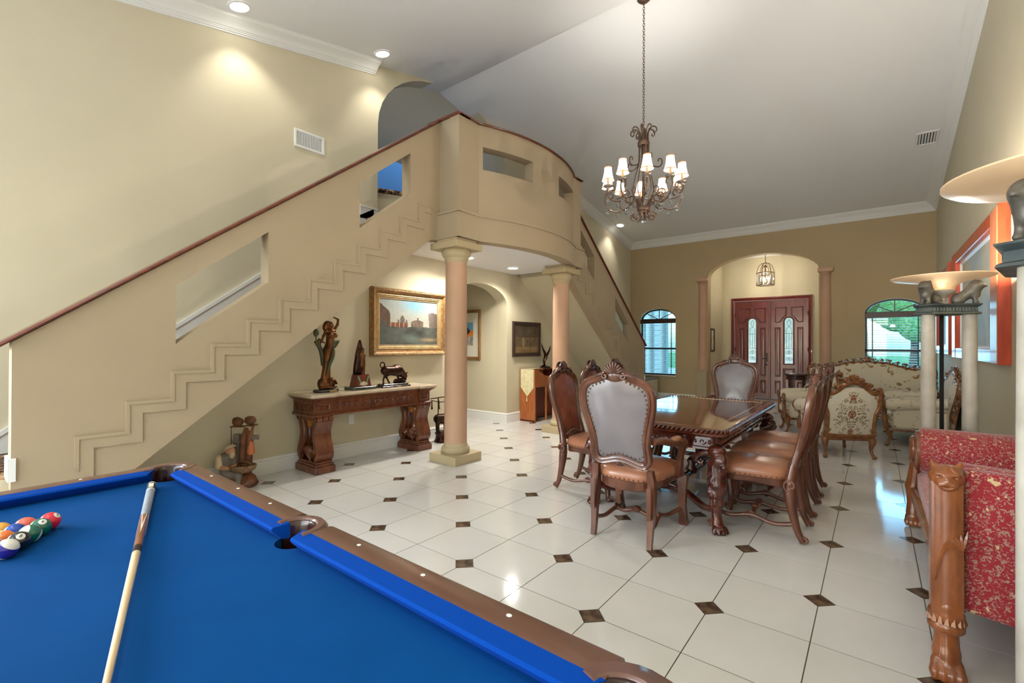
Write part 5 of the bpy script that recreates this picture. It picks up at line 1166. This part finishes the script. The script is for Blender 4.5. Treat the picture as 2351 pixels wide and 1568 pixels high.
# ------------------------------------------------------------------ red framed wall art on the right wall
mat('redwood', (206,74,34), .3, col2=(178,54,24), scale=4, stretch=(5,5,1), coat=.3); mat('redwood_lit', (214,132,92), .35, col2=(204,116,78), scale=4, stretch=(5,5,1), coat=.2)
mpR = lambda u, v, h: (-h, u, v)
def abstract(sd):
    def f(u, v):
        c = mixc((206,210,206), (150,180,196), fbm(u*3, v*2, 4, sd)*1.6-.4); c = mixc(c, (204,196,160), max(0, fbm(u*4, v*3, 3, sd+5)-.45)*2.2*(v > .35))
        c = mixc(c, (170,150,130), max(0, .32-v)*1.6*fbm(u*8, v*8, 3, sd+2)); return mixc(c, (226,228,222), max(0, vnoise(u*14, v*3, sd+3)-.7)*1.5)
    return f
def wall_art(y0, y1, z0, z1, lab, sd):
    t = thing('wall_art', lab, 'painting', (XR, (y0+y1)/2, (z0+z1)/2), group='red framed wall pieces'); w, h = y1-y0, z1-z0; d = .085; st = .30
    build('backing', G().box(-.012, -.001, -w/2+.05, w/2-.05, -h/2+.05, h/2-.05), M['white'], t)
    for s in (-1, 1): build('stile', G().cham(-d, -.002, min(s*(w/2-st), s*w/2), max(s*(w/2-st), s*w/2), -h/2, h/2, .006), M['redwood_lit'] if s < 0 else M['redwood'], t)  # near stile: same frame wood paled, light on its face put into the colour
    for s in (-1, 1): build('frame_rail', G().cham(-d+.004, -.002, -w/2+st, w/2-st, min(s*(h/2-.13), s*h/2), max(s*(h/2-.13), s*h/2), .006), M['redwood'], t)
    build('side_return', G().box(-d+.006, -.002, -w/2-.012, -w/2, -h/2-.005, h/2+.03), M['redwood'], t)
    build('fillet', G().frame([(-w/2+st, -h/2+.13), (w/2-st, -h/2+.13), (w/2-st, h/2-.13), (-w/2+st, h/2-.13)], [(0, .012), (0, .035), (.012, .035), (.03, .016), (.03, .012)], mpR), M['white'], t)
    picture('canvas', M['canvas'], t, mpR, w-2*st-.02, h-.28, abstract(sd), 60, 40, .014)
wall_art(5.69, 8.64, 1.25, 2.62, 'large red wood framed abstract painting beside the far torch lamp', 3)
wall_art(9.02, 10.95, 1.28, 2.58, 'red wood framed abstract painting furthest along the right wall', 21)

# ------------------------------------------------------------------ torch lamps
mat('stonecol', (198,192,182), .55, col2=(172,164,152), scale=8, detail=5, lo=.3, hi=.75); mat('lionbronze', (116,112,104), .45, metal=.3, col2=(84,80,74), scale=10)
mat('verdigris', (66,78,82), .5, metal=.3, col2=(96,102,98), scale=12, bump=.2, bscale=24); mat('amberglass', (236,208,170), .35, trans=.35, emit=(240,206,160), es=.10)
lion = sdf_mesh('lion', [((-.055, 0, .045), (.045, .045, .045)), ((-.05, .03, .03), (.04, .02, .03)), ((-.05, -.03, .03), (.04, .02, .03)), ((-.045, 0, .05), .042, (.025, 0, .10), .040), ((.025, 0, .10), .042, (.04, 0, .075), .036), ((.035, .022, .09), .018, (.048, .022, .012), .014), ((.035, -.022, .09), .018, (.048, -.022, .012), .014), ((.048, .022, .010), (.02, .013, .010)), ((.048, -.022, .010), (.02, .013, .010)),
        ((.03, 0, .105), .046, (.05, 0, .145), .046), ((.06, 0, .15), (.036, .034, .036)), ((.088, 0, .145), .018, (.102, 0, .138), .014), ((.04, .028, .178), .010, (.042, .03, .184), .008), ((.04, -.028, .178), .010, (.042, -.03, .184), .008), ((-.085, .02, .02), .008, (-.05, .055, .012), .008)], .0052, k=.012, neg=[((.085, .018, .160), (.008, .005, .005)), ((.085, -.018, .160), (.008, .005, .005)), ((.11, 0, .130), (.02, .014, .003))])
lion.shade_smooth(); lion.materials.append(M['lionbronze'])
def torch(x, y, lab, rot=0):
    t = thing('torch_lamp', lab, 'floor lamp', (x, y, 0), group='stone column torch lamps')
    A = [math.radians(a) for a in (-124+rot, -4+rot, 116+rot)]; R = .165
    def tri(o, c=.06):
        pts = []
        for a in A:
            for s in (-1, 1): pts.append(((R+.045+o)*math.cos(a)+s*(c+o*.35)*-math.sin(a), (R+.045+o)*math.sin(a)+s*(c+o*.35)*math.cos(a)))
        return pts
    build('base', G().loft([[(px, py, z) for px, py in tri(o)] for o, z in ((.04, 0), (.045, .02), (.045, .05), (.02, .07), (.02, .10), (0, .12))]), M['verdigris'], t, smooth=25)
    for a in A:
        build('column', G().lathe([(.056, .12), (.056, .14), (.049, .155), (.049, .5), (.048, 1.1), (.044, 1.66)], c=(R*math.cos(a), R*math.sin(a), 0), n=28), M['stonecol'], t, smooth=40)
    build('pole', G().tube([(0, 0, .1), (0, 0, 1.70)], .014, n=8), M['black'], t)
    build('entablature', G().loft([[(px, py, z) for px, py in tri(o)] for o, z in ((.0, 1.66), (.022, 1.664), (.018, 1.674), (.0, 1.682), (-.004, 1.716), (.006, 1.722), (.024, 1.735), (.026, 1.742), (.0, 1.746))]), M['verdigris'], t, smooth=25)
    g = G()
    for i in range(3):
        p, q = Vector(tri(-.002)[2*i+1]), Vector(tri(-.002)[(2*i+2) % 6])
        for k in range(14): m_ = p.lerp(q, (k+.5)/14); g.box(m_.x-.004, m_.x+.004, m_.y-.004, m_.y+.004, 1.686, 1.712)
    build('frieze', g, M['verdigris'], t, kind='stuff')
    for a in A:
        o = build('lion', lion, None, t, loc=(R*.92*math.cos(a), R*.92*math.sin(a), 1.7445), rz=a)
    build('urn', G().lathe([(.06, 1.745), (.055, 1.755), (.03, 1.77), (.026, 1.80), (.05, 1.825), (.085, 1.845), (.09, 1.86), (.08, 1.865)], n=28), M['stonecol'], t, smooth=45)
    pr = [(.08, 1.862), (.088, 1.89), (.11, 1.915), (.16, 1.935), (.24, 1.948), (.31, 1.962), (.328, 1.972), (.328, 1.978), (.32, 1.976), (.24, 1.957), (.16, 1.945), (.10, 1.925), (.075, 1.89), (.06, 1.868)]
    build('bowl', G().lathe(pr, n=48, caps=False), M['amberglass'], t, smooth=60)
    point(t, (0, 0, 1.99), 75, .05, (1, .92, .82)); build('bulb', G().ball((0, 0, 1.91), (.022, .022, .032), 10, 8), M['bulbsoft'], t, smooth=60)
    return t
torch(.435, 5.19, 'stone column torch lamp with lions behind the red chaise')
torch(.515, 2.28, 'stone column torch lamp with lions cut off at the right edge', -9)

# ------------------------------------------------------------------ red chaise
m_ = mat('redfabric', (150,18,34), .75, col2=(166,128,112), scale=84, detail=2, lo=.545, hi=.585, sheen=.35, bump=.15, bscale=200, bdist=.002, dist=1.2)
nt = m_.node_tree; bs = nt.nodes['Principled BSDF']; src = bs.inputs['Base Color'].links[0].from_socket
vz = nt.nodes.new('ShaderNodeTexNoise'); vz.inputs['Scale'].default_value = 30; vz.inputs['Detail'].default_value = 2; nt.links.new(nt.nodes['Mapping'].outputs[0], vz.inputs['Vector'])
rp_ = nt.nodes.new('ShaderNodeValToRGB'); rp_.color_ramp.elements[0].position = .68; rp_.color_ramp.elements[1].position = .70; nt.links.new(vz.outputs['Fac'], rp_.inputs[0])
mx = nt.nodes.new('ShaderNodeMix'); mx.data_type = 'RGBA'; nt.links.new(rp_.outputs[0], mx.inputs['Factor']); nt.links.new(src, mx.inputs['A']); mx.inputs['B'].default_value = (*lin((206,178,132)), 1); nt.links.new(mx.outputs['Result'], bs.inputs['Base Color'])
mat('chaisewood', (146,84,44), .25, col2=(112,60,30), scale=5, stretch=(3,3,1), coat=.4, coatr=.15); mat('brassnail', (150,120,80), .35, metal=.8)
t = thing('chaise', 'red patterned chaise with carved lion posts along the right wall', 'chaise', (.24, 2.71, 0))
paw = lambda ox, oy: [((ox, oy, .30), .052, (ox, oy, .20), .040), ((ox, oy, .20), .040, (ox, oy-.005, .10), .045), ((ox, oy-.005, .10), .046, (ox, oy-.015, .045), .044)] + [c for k in range(4) for c in (((ox-.036+.024*k, oy-.03, .07), .017, (ox-.040+.027*k, oy-.058, .035), .018), ((ox-.040+.027*k, oy-.058, .035), .018, (ox-.041+.027*k, oy-.068, .014), .013))]
blob('paw_leg', paw(0, 0) + [((0, 0, .26), (.062, .05, .05))], .006, M['chaisewood'], t, k=.010)
build('leg_collar', G().lathe([(.055, .195), (.062, .205), (.062, .225), (.054, .235)], n=20, sy=.85), M['chaisewood'], t, smooth=40)
g = G()
for k in range(9): a = PI+PI*k/8; g.tube([(.054*math.cos(a), .045*math.sin(a), .235), (.056*math.cos(a), .047*math.sin(a), .275)], [.014, .002], n=5)
build('leaf_collar', g, M['chaisewood'], t, smooth=50)
build('front_post', G().loft([[(-.052*w, -.035, z), (-.03*w, -.048, z), (.03*w, -.048, z), (.052*w, -.035, z), (.052*w, .05, z), (-.052*w, .05, z)] for w, z in ((.95, .27), (1.0, .32), (1.02, .45), (.98, .6), (.98, .8), (1.0, .83))]), M['chaisewood'], t, smooth=45)
g = G()
for k in range(8): a = -.2+k*.24; g.tube(cr([(.045, -.05, .56), (.045-.05*math.sin(a), -.054, .555+.05*math.cos(a)), (.045-.085*math.sin(a), -.050, .545+.10*math.cos(a)-.02*k)], 4), [.004, .006, .008, .008, .008, .007, .005, .003, .002], n=5)
build('shell_carving', g, M['chaisewood'], t, smooth=60)
blob('lion_head', [((0, -.015, .85), (.058, .05, .055)), ((0, -.045, .835), (.036, .03, .03)), ((-.018, -.062, .826), (.016, .014, .014)), ((.018, -.062, .826), (.016, .014, .014)), ((0, -.05, .86), .012, (0, -.066, .842), .010), ((-.04, -.005, .895), .014, (-.046, -.002, .912), .007), ((.04, -.005, .895), .014, (.046, -.002, .912), .007), ((-.026, -.052, .868), (.016, .012, .008)), ((.026, -.052, .868), (.016, .012, .008)), ((0, 0, .80), (.052, .045, .05)), ((0, -.052, .808), (.02, .014, .012))], .0048, M['chaisewood'], t, k=.010, neg=[((-.024, -.062, .858), (.010, .008, .004)), ((.024, -.062, .858), (.010, .008, .004)), ((0, -.075, .817), (.022, .014, .0025))])
# near arm: tall upholstered end panel with a rolled top
pn = [(.055, .28), (.20, .262), (.40, .255), (.62, .255), (.62, .85), (.45, .862), (.25, .875), (.055, .885)]
build('end_panel', G().loft([[(x, y+.02, z+(i_ * .0)) for x, z in pn] for i_, y in enumerate((0, .11))]), M['redfabric'], t, bevel=.02)
build('end_roll', G().tube([(.055, .115, .80), (.62, .115, .775)], .095, n=20), M['redfabric'], t, smooth=60)
g = G()
for k in range(40): g.ball((.060, .016, .285+k*.015), .005, 5, 3)
build('nailheads', g, M['brassnail'], t, kind='stuff')
# seat and front rail
build('seat', G().cham(.02, .63, .10, 2.10, .24, .455, .045), M['redfabric'], t, smooth=30)
build('front_rail', G().loft([[(-.015+.02*math.sin(PI*k/10), .06+1.98*k/10, .20), (-.02+.02*math.sin(PI*k/10), .06+1.98*k/10, .30), (.03, .06+1.98*k/10, .31), (.03, .06+1.98*k/10, .20)] for k in range(11)]), M['chaisewood'], t, smooth=40)
# far arm: fat bolster roll with a carved wooden scroll end
build('bolster_roll', G().lathe([(.10, .03), (.16, .032), (.17, .05), (.17, .60), (.16, .63), (.10, .632)], c=(0, 2.05, .605), ax='x', n=32), M['redfabric'], t, smooth=50)
build('far_arm_support', G().cham(.05, .62, 2.0, 2.16, .25, .60, .03), M['redfabric'], t)
g = G().lathe([(.02, .0), (.12, .0), (.15, .01), (.15, .03), (.12, .035)], c=(0, 2.05, .60), ax='x', n=28); g.tube(spiral((-.005, 2.05, .60), .115, .02, -PI/2, 8, 'x', 30), .022, n=8)
build('scroll_end', g, M['chaisewood'], t, smooth=50)
blob('far_leg', [(tuple(Vector(c[0])+Vector((.0, 2.11, 0))), c[1], tuple(Vector(c[2])+Vector((0, 2.11, 0))), c[3]) for c in paw(0, 0)] + [((0, 2.11, .30), .05, (.02, 2.10, .47), .045)], .008, M['chaisewood'], t, k=.010)
for y in (.10, 2.05): build('rear_leg', G().lathe([(.03, 0), (.035, .03), (.028, .1), (.04, .26)], c=(.58, y, 0), n=12), M['chaisewood'], t, smooth=50)

# ------------------------------------------------------------------ carved floral seating
mat('goldwood', (150,96,52), .3, col2=(112,66,34), scale=14, coat=.35, bump=.25, bscale=30, bdist=.01); mat('tapestry', (224,212,186), .8, col2=(156,122,72), scale=8, detail=5, lo=.60, hi=.66, sheen=.2, dist=1.5); mat('tapestryprint', (200,190,160), .8, attr='Col', sheen=.2)
def floral(u, v):
    """woven medallion: three roses among leafy scrolls on cream"""
    x = abs(u-.5); c = mixc((226,216,196), (218,206,182), vnoise(u*30, v*30))
    env = x < .36*max(0, 1-((v-.42)/.44)**2)**.6 or x < .10
    if env and .05 < v < .93:
        s = math.sin(x*58+8*math.sin(v*11))*math.sin(v*44+6*math.sin(x*16)); n = fbm(x*12, v*12, 3, 4)
        if s+n*1.2 > .95: c = mixc((146,116,66), (112,84,46), n)
    for cy, r in ((.80, .055), (.48, .075), (.13, .055)):
        d = math.hypot((u-.5)*1.0, (v-cy)*1.15)/r
        if d < 1.25: c = (126,48,30) if (d % .55) > .22 and d < 1.1 else (206,176,140)
    if x > .40 and (v > .80 or v < .22) and fbm(x*22, v*22, 2, 8) > .56: c = (160,130,80)
    return c
def settee(w, lab, cat, name, loc, rz, nb=1, crest=1.0):
    t = thing(name, lab, cat, loc, rz, group='carved floral seating'); hw = w/2; W = M['goldwood']; D = .34
    # back: shaped panel with carved crest
    def yb(v): return -D+.02-(v-.3)*.16
    half_ = [(0, crest-.06), (hw*.30, crest-.085), (hw*.55, crest-.16), (hw*.75, crest-.20), (hw*.93, crest-.17), (hw*1.0, crest-.24), (hw*.97, crest-.40), (hw*.88, .55), (hw*.86, .36), (hw*.84, .27), (0, .255)]
    path = [(p[0], p[1]) for p in mir(cr([(q[0], q[1], 0) for q in half_], 3))]
    mpb = lambda u, v, h: (u, yb(v)+h, v)
    build('back_pad', G().pad(path, .03, .035, mpb, 5, power=3), M['tapestry'], t, smooth=70)
    # printed outside back
    nx, ny = 48, 56; vs = []; cols = []
    for j in range(ny+1):
        for i in range(nx+1):
            a, b = i/nx, j/ny; u0 = (a-.5)*2
            lim = [p for p in half_]; z = .25+(crest-.14-.25)*b
            wid = hw*(.84+.06*b+.08*max(0, b-.55)) ; z += -.07*(abs(u0)**2)*b
            vs.append(mpb(u0*wid*.96, z, -.012-.018*(1-u0**4)*(1-(2*b-1)**4))); cols.append(floral(((a*nb) % 1) if nb > 1 else a, b))
    me = bpy.data.meshes.new('outside_back'); me.from_pydata(vs, [], [(j*(nx+1)+i, j*(nx+1)+i+1, (j+1)*(nx+1)+i+1, (j+1)*(nx+1)+i) for j in range(ny) for i in range(nx)]); me.update()
    at_ = me.color_attributes.new('Col', 'FLOAT_COLOR', 'POINT'); at_.data.foreach_set('color', [q for c in cols for q in (*lin(c), 1.0)]); build('outside_back', me, M['tapestryprint'], t, smooth=180, fix=False)
    bf = build('back_frame', G().frame(path, [(0, -.03), (0, .03), (.018, .045), (.035, .04), (.045, .03), (.045, -.02), (.035, -.035), (.018, -.04)], mpb), W, t, smooth=50)
    # openwork crest: scrolls, leaves and a central cartouche
    g = G(); n_s = max(3, int(hw/.11))
    for s in (-1, 1):
        for k in range(n_s):
            f = (k+.6)/n_s; u = s*hw*.93*f; zt = np.interp(abs(u), [p[0] for p in half_[:6]], [p[1] for p in half_[:6]])
            for hh in (-.03, .035): g.tube(spiral(mpb(u, zt+.012, hh), .042, .008, PI*.2, PI*.2+s*(6.5 if k % 2 else -6.5), 'y', 16), .013, n=6)
            g.ball(mpb(u+s*.03, zt+.03, .0), (.03, .028, .026), 8, 6)
            g.tube(cr([mpb(u, zt-.03, .02), mpb(u+s*.04, zt-.045, .04), mpb(u+s*.07, zt-.03, .03)], 3), [.008, .014, .014, .014, .012, .008, .004], n=6)
        for k in range(4): g.tube(spiral(mpb(s*hw*.97, crest-.25-k*.09, .0), .034, .008, 0, s*6, 'y', 12), .012, n=6)
    zt = crest-.045
    for i in range(7): a = (-1+i/3)*1.1; g.tube([mpb(0, zt-.02, 0), mpb(math.sin(a)*.05, zt+math.cos(a)*.035, .012), mpb(math.sin(a)*.075, zt+math.cos(a)*.068, 0)], [.016, .018, .007], n=6)
    build('crest_carving', g, W, bf, smooth=60, kind='stuff')
    # seat
    build('seat_rail', G().cham(-hw*.86, hw*.86, -D, D-.02, .22, .285, .012), W, t)
    nc = 1 if w < .9 else (2 if w < 1.7 else 3)
    for k in range(nc): cw = (2*hw*.84)/nc; x0 = -hw*.84+k*cw; build('seat_cushion', G().cham(x0+.004, x0+cw-.004, -D+.05, D+.03, .285, .45, .05), M['tapestry'], t, smooth=40)
    for s in (-1, 1):
        a_ = build('arm', G().loft([[(s*(hw*.90)+r*math.cos(2*PI*k/16), y, z+r*math.sin(2*PI*k/16)) for k in range(16)] for y, r, z in ((-D+.06, .07, .64), (-.1, .075, .62), (.15, .082, .60), (D-.04, .085, .585), (D+.01, .06, .585))]), M['tapestry'], t, smooth=50)
        build('arm_panel', G().cham(min(s*hw*.80, s*hw*.93), max(s*hw*.80, s*hw*.93), -D+.04, D-.05, .26, .60, .03), M['tapestry'], t, smooth=40)
        g = G().tube(spiral((s*hw*.90, D+.03, .585), .07, .015, -PI/2, -PI/2+s*8, 'y', 22), .018, n=8); g.tube(cr([(s*hw*.90, D+.02, .52), (s*(hw*.90-.03), D+.02, .44), (s*(hw*.90-.01), D+.015, .34), (s*hw*.86, D+.0, .25)], 4), [.03, .028, .026, .026, .027, .028, .03, .032, .034, .035, .036, .036, .034], n=8); build('arm_scroll', g, W, t, smooth=60)
        for y, sy in ((-D+.04, -1), (D-.04, 1)):
            h = .25; x = s*hw*.80; g = G().tube(cr([(x+s*.015, y+sy*.035, .01), (x+s*.0, y+sy*.012, .06), (x-s*.005, y, .12), (x+s*.006, y+sy*.01, .19), (x, y, h)], 4), [.022, .022, .02, .018, .017, .018, .019, .02, .023, .026, .03, .034, .038, .042, .044, .044, .042], n=8)
            g.ball((x+s*.018, y+sy*.04, .02), (.026, .026, .02), 8, 6); build('leg', g, W, t, smooth=50)
    if w > 1.3:
        for s in (-1, 1): build('bolster', G().lathe([(.02, -.14), (.075, -.13), (.085, -.1), (.085, .1), (.075, .13), (.02, .14)], c=(s*hw*.66, .0, .53), ax='y', n=20), M['tapestry'], t, smooth=50)
        if w > 1.7: build('apron_carving', G().frame([(-.3, .20), (0, .12), (.3, .20), (0, .235)], [(0, 0), (0, .02), (.03, .02), (.03, 0)], lambda u, v, h: (u, D-.03+h, v)), W, t)
    return t
settee(.66, 'cream floral armchair with carved crest, seen from behind', 'armchair', 'armchair', (-.41, 7.42, 0), math.radians(29.3), crest=1.03)
settee(.66, 'cream floral armchair half hidden behind the dining chairs near the door', 'armchair', 'armchair', (-.86, 8.85, 0), PI/2+.25, crest=1.0)
settee(1.95, 'cream floral sofa with carved crest under the right window', 'sofa', 'sofa', (-.10, 10.62, 0), PI, nb=3, crest=1.18)
settee(1.5, 'cream floral loveseat along the right wall behind the torch lamp', 'loveseat', 'loveseat', (.47, 8.98, 0), PI/2, nb=2, crest=1.12)
mat('darktable', (70,34,28), .25, col2=(50,22,18), scale=6, coat=.4)
t = thing('side_table', 'small dark wooden side table beside the front door', 'side table', (-1.22, 10.75, 0))
build('table_top', G().lathe([(.22, .80), (.235, .81), (.235, .828), (.22, .84)], n=28), M['darktable'], t, smooth=40); build('apron', G().lathe([(.19, .72), (.195, .80)], n=24), M['darktable'], t, smooth=40)
for k in range(4): a = PI/4+k*PI/2; build('leg', G().tube(cr([(.19*math.cos(a), .19*math.sin(a), 0), (.15*math.cos(a), .15*math.sin(a), .2), (.17*math.cos(a), .17*math.sin(a), .72)], 4), [.014]*4+[.018]*5, n=8), M['darktable'], t, smooth=50)
build('shelf', G().lathe([(.14, .22), (.14, .235)], n=20), M['darktable'], t)
# ------------------------------------------------------------------ chandelier
mat('iron', (122,96,80), .4, metal=.6, col2=(92,70,58), scale=12); mat('bobeche', (150,138,128), .35, metal=.5); mat('candletan', (226,168,116), .5)
m_ = bpy.data.materials.new('shade'); m_.use_nodes = True; nt = m_.node_tree; nt.nodes.clear(); M['shade'] = m_
o_ = nt.nodes.new('ShaderNodeOutputMaterial'); tr = nt.nodes.new('ShaderNodeBsdfTranslucent'); tr.inputs[0].default_value = (.5, .5, .51, 1); df = nt.nodes.new('ShaderNodeBsdfDiffuse'); df.inputs[0].default_value = (.8, .78, .76, 1); mx = nt.nodes.new('ShaderNodeMixShader'); mx.inputs[0].default_value = .4
nt.links.new(df.outputs[0], mx.inputs[1]); nt.links.new(tr.outputs[0], mx.inputs[2]); nt.links.new(mx.outputs[0], o_.inputs[0])
mat('shadetrim', (222,160,104), .6); mat('crystal', (235,240,245), .02, trans=1.0, spec=.8)
CHX, CHY = -2.06, 5.02
t = thing('chandelier', 'wrought iron chandelier with ten shaded candles and crystal drops above the table', 'chandelier', (CHX, CHY, 0))
zt = zc(CHY)
build('canopy', G().lathe([(.075, zt+.01), (.075, zt-.02), (.05, zt-.045), (.012, zt-.055)], n=24), M['iron'], t, smooth=40)
link = G().tube([(.011*math.cos(a)*(1), 0, .020*math.sin(a)) for a in [2*PI*k/12 for k in range(12)]], .0032, n=5, closed=True).mesh('chain_link'); fixn(link); link.shade_smooth(); link.materials.append(M['iron'])
z = zt-.065; k = 0
while z > 3.87: build('chain_link', link, None, t, loc=(0, 0, z), rz=(PI/2 if k % 2 else 0)); z -= .031; k += 1
g = G().lathe([(.018, 3.86), (.03, 3.84), (.02, 3.80), (.022, 3.6), (.012, 3.5), (.012, 3.0), (.03, 2.95), (.05, 2.93), (.05, 2.90), (.02, 2.88)], n=16)
build('stem', g, M['iron'], t, smooth=45); build('collar', G().lathe([(.062, 3.66), (.066, 3.67), (.066, 3.70), (.062, 3.71)], n=20), M['iron'], t, smooth=40); build('lower_collar', G().lathe([(.066, 2.925), (.070, 2.935), (.070, 2.965), (.066, 2.975)], n=20), M['iron'], t, smooth=40)
def pol(path, a): return [(r*math.cos(a), r*math.sin(a), z) for r, z in path]
for i in range(8):
    a = 2*PI*i/8+.2
    up_ = [(.055, 3.68), (.05, 3.78), (.065, 3.84), (.10, 3.865), (.135, 3.85), (.145, 3.815), (.125, 3.79), (.11, 3.80), (.112, 3.815)]
    build('crown_scroll', G().tube(cr(pol(up_, a), 3), .0075, n=6), M['iron'], t, smooth=60)
    dn = [(.058, 2.95), (.05, 2.89), (.07, 2.845), (.105, 2.83), (.135, 2.845), (.14, 2.875), (.118, 2.89), (.108, 2.875)]
    build('bottom_scroll', G().tube(cr(pol(dn, a), 3), .0075, n=6), M['iron'], t, smooth=60)
for i in range(5):
    a = 2*PI*i/5+.5
    rod = [(.055, 3.69), (.058, 3.55), (.075, 3.45), (.16, 3.415), (.20, 3.45), (.195, 3.50), (.165, 3.505), (.16, 3.475)]
    build('rod_scroll', G().tube(cr(pol(rod, a), 4), .007, n=6), M['iron'], t, smooth=60)
    build('rod', G().tube(cr(pol([(.052, 3.69), (.045, 3.5), (.10, 3.3), (.12, 3.15), (.06, 3.0), (.06, 2.94)], a+.3), 4), .006, n=6), M['iron'], t, smooth=60)
drop = G().lathe([(.001, .0), (.016, -.012), (.020, -.026), (.012, -.044), (.001, -.05)], n=8).mesh('crystal'); fixn(drop); drop.materials.append(M['crystal'])
for i in range(10):
    a = 2*PI*i/10+.16; R = .415
    path = [(.06, 2.96), (.13, 3.03), (.20, 2.985), (.30, 2.95), (.39, 2.985), (.445, 3.07), (.44, 3.15), (.40, 3.19), (.36, 3.17), (.355, 3.13), (.38, 3.115)] if i % 2 else [(.06, 2.97), (.12, 3.08), (.20, 3.06), (.30, 3.02), (.385, 3.04), (.425, 3.11), (.415, 3.18), (.375, 3.20), (.345, 3.17), (.355, 3.14), (.375, 3.14)]
    arm = build('arm', G().tube(cr(pol(path, a), 5), .008, n=6), M['iron'], t, smooth=60)
    build('arm_curl', G().tube(cr(pol([(.19, 3.04), (.24, 3.11), (.20, 3.15), (.165, 3.12), (.185, 3.09)], a), 4), .006, n=5), M['iron'], arm, smooth=60)
    c = (R*math.cos(a), R*math.sin(a), 0); z0 = 3.18
    build('bobeche', G().lathe([(.012, z0-.03), (.02, z0-.012), (.045, z0-.004), (.052, z0+.008), (.05, z0+.014), (.014, z0+.010)], c=c, n=18), M['bobeche'], arm, smooth=40)
    build('candle', G().lathe([(.012, z0+.008), (.012, z0+.10)], c=c, n=10), M['candletan'], arm, smooth=40)
    build('shade', G().lathe([(.068, z0+.070), (.053, z0+.11), (.043, z0+.16), (.040, z0+.215)], c=c, n=20, caps=False), M['shade'], arm, smooth=50)
    build('shade_trim', G().lathe([(.0405, z0+.209), (.042, z0+.212), (.042, z0+.219), (.0405, z0+.220)], c=c, n=20, caps=False), M['shadetrim'], arm, smooth=50); build('shade_hem', G().lathe([(.0685, z0+.066), (.070, z0+.070), (.068, z0+.076)], c=c, n=20, caps=False), M['shadetrim'], arm, smooth=50)
    build('bulb', G().lathe([(.008, z0+.10), (.014, z0+.12), (.008, z0+.15), (.002, z0+.165)], c=c, n=8), M['bulbsoft'], arm, smooth=60)
    for r_, z_ in ((.30, 2.945 if i % 2 else 3.012), (.41, 3.0 if i % 2 else 3.06), (.20, 2.98)): build('crystal', drop, None, arm, loc=(r_*math.cos(a), r_*math.sin(a), z_-.012))
    point(t, (c[0], c[1], z0+.135), 13.0, .015, (1, .93, .84))
build('crystal', G().ball((0, 0, 2.80), (.028, .028, .03), 10, 6).tube([(0, 0, 2.88), (0, 0, 2.82)], .003, n=5), M['crystal'], t)

# small things on the stair landing
mat('cushion', (112,64,52), .8, col2=(150,96,78), scale=14)
tag(build('cushion', G().ball((0, 0, 0), (.17, .16, .09), 16, 8), M['cushion'], smooth=70, loc=(-4.62, .06, .662)), 'brown patterned cushion lying on the stair landing at the left edge', 'cushion')
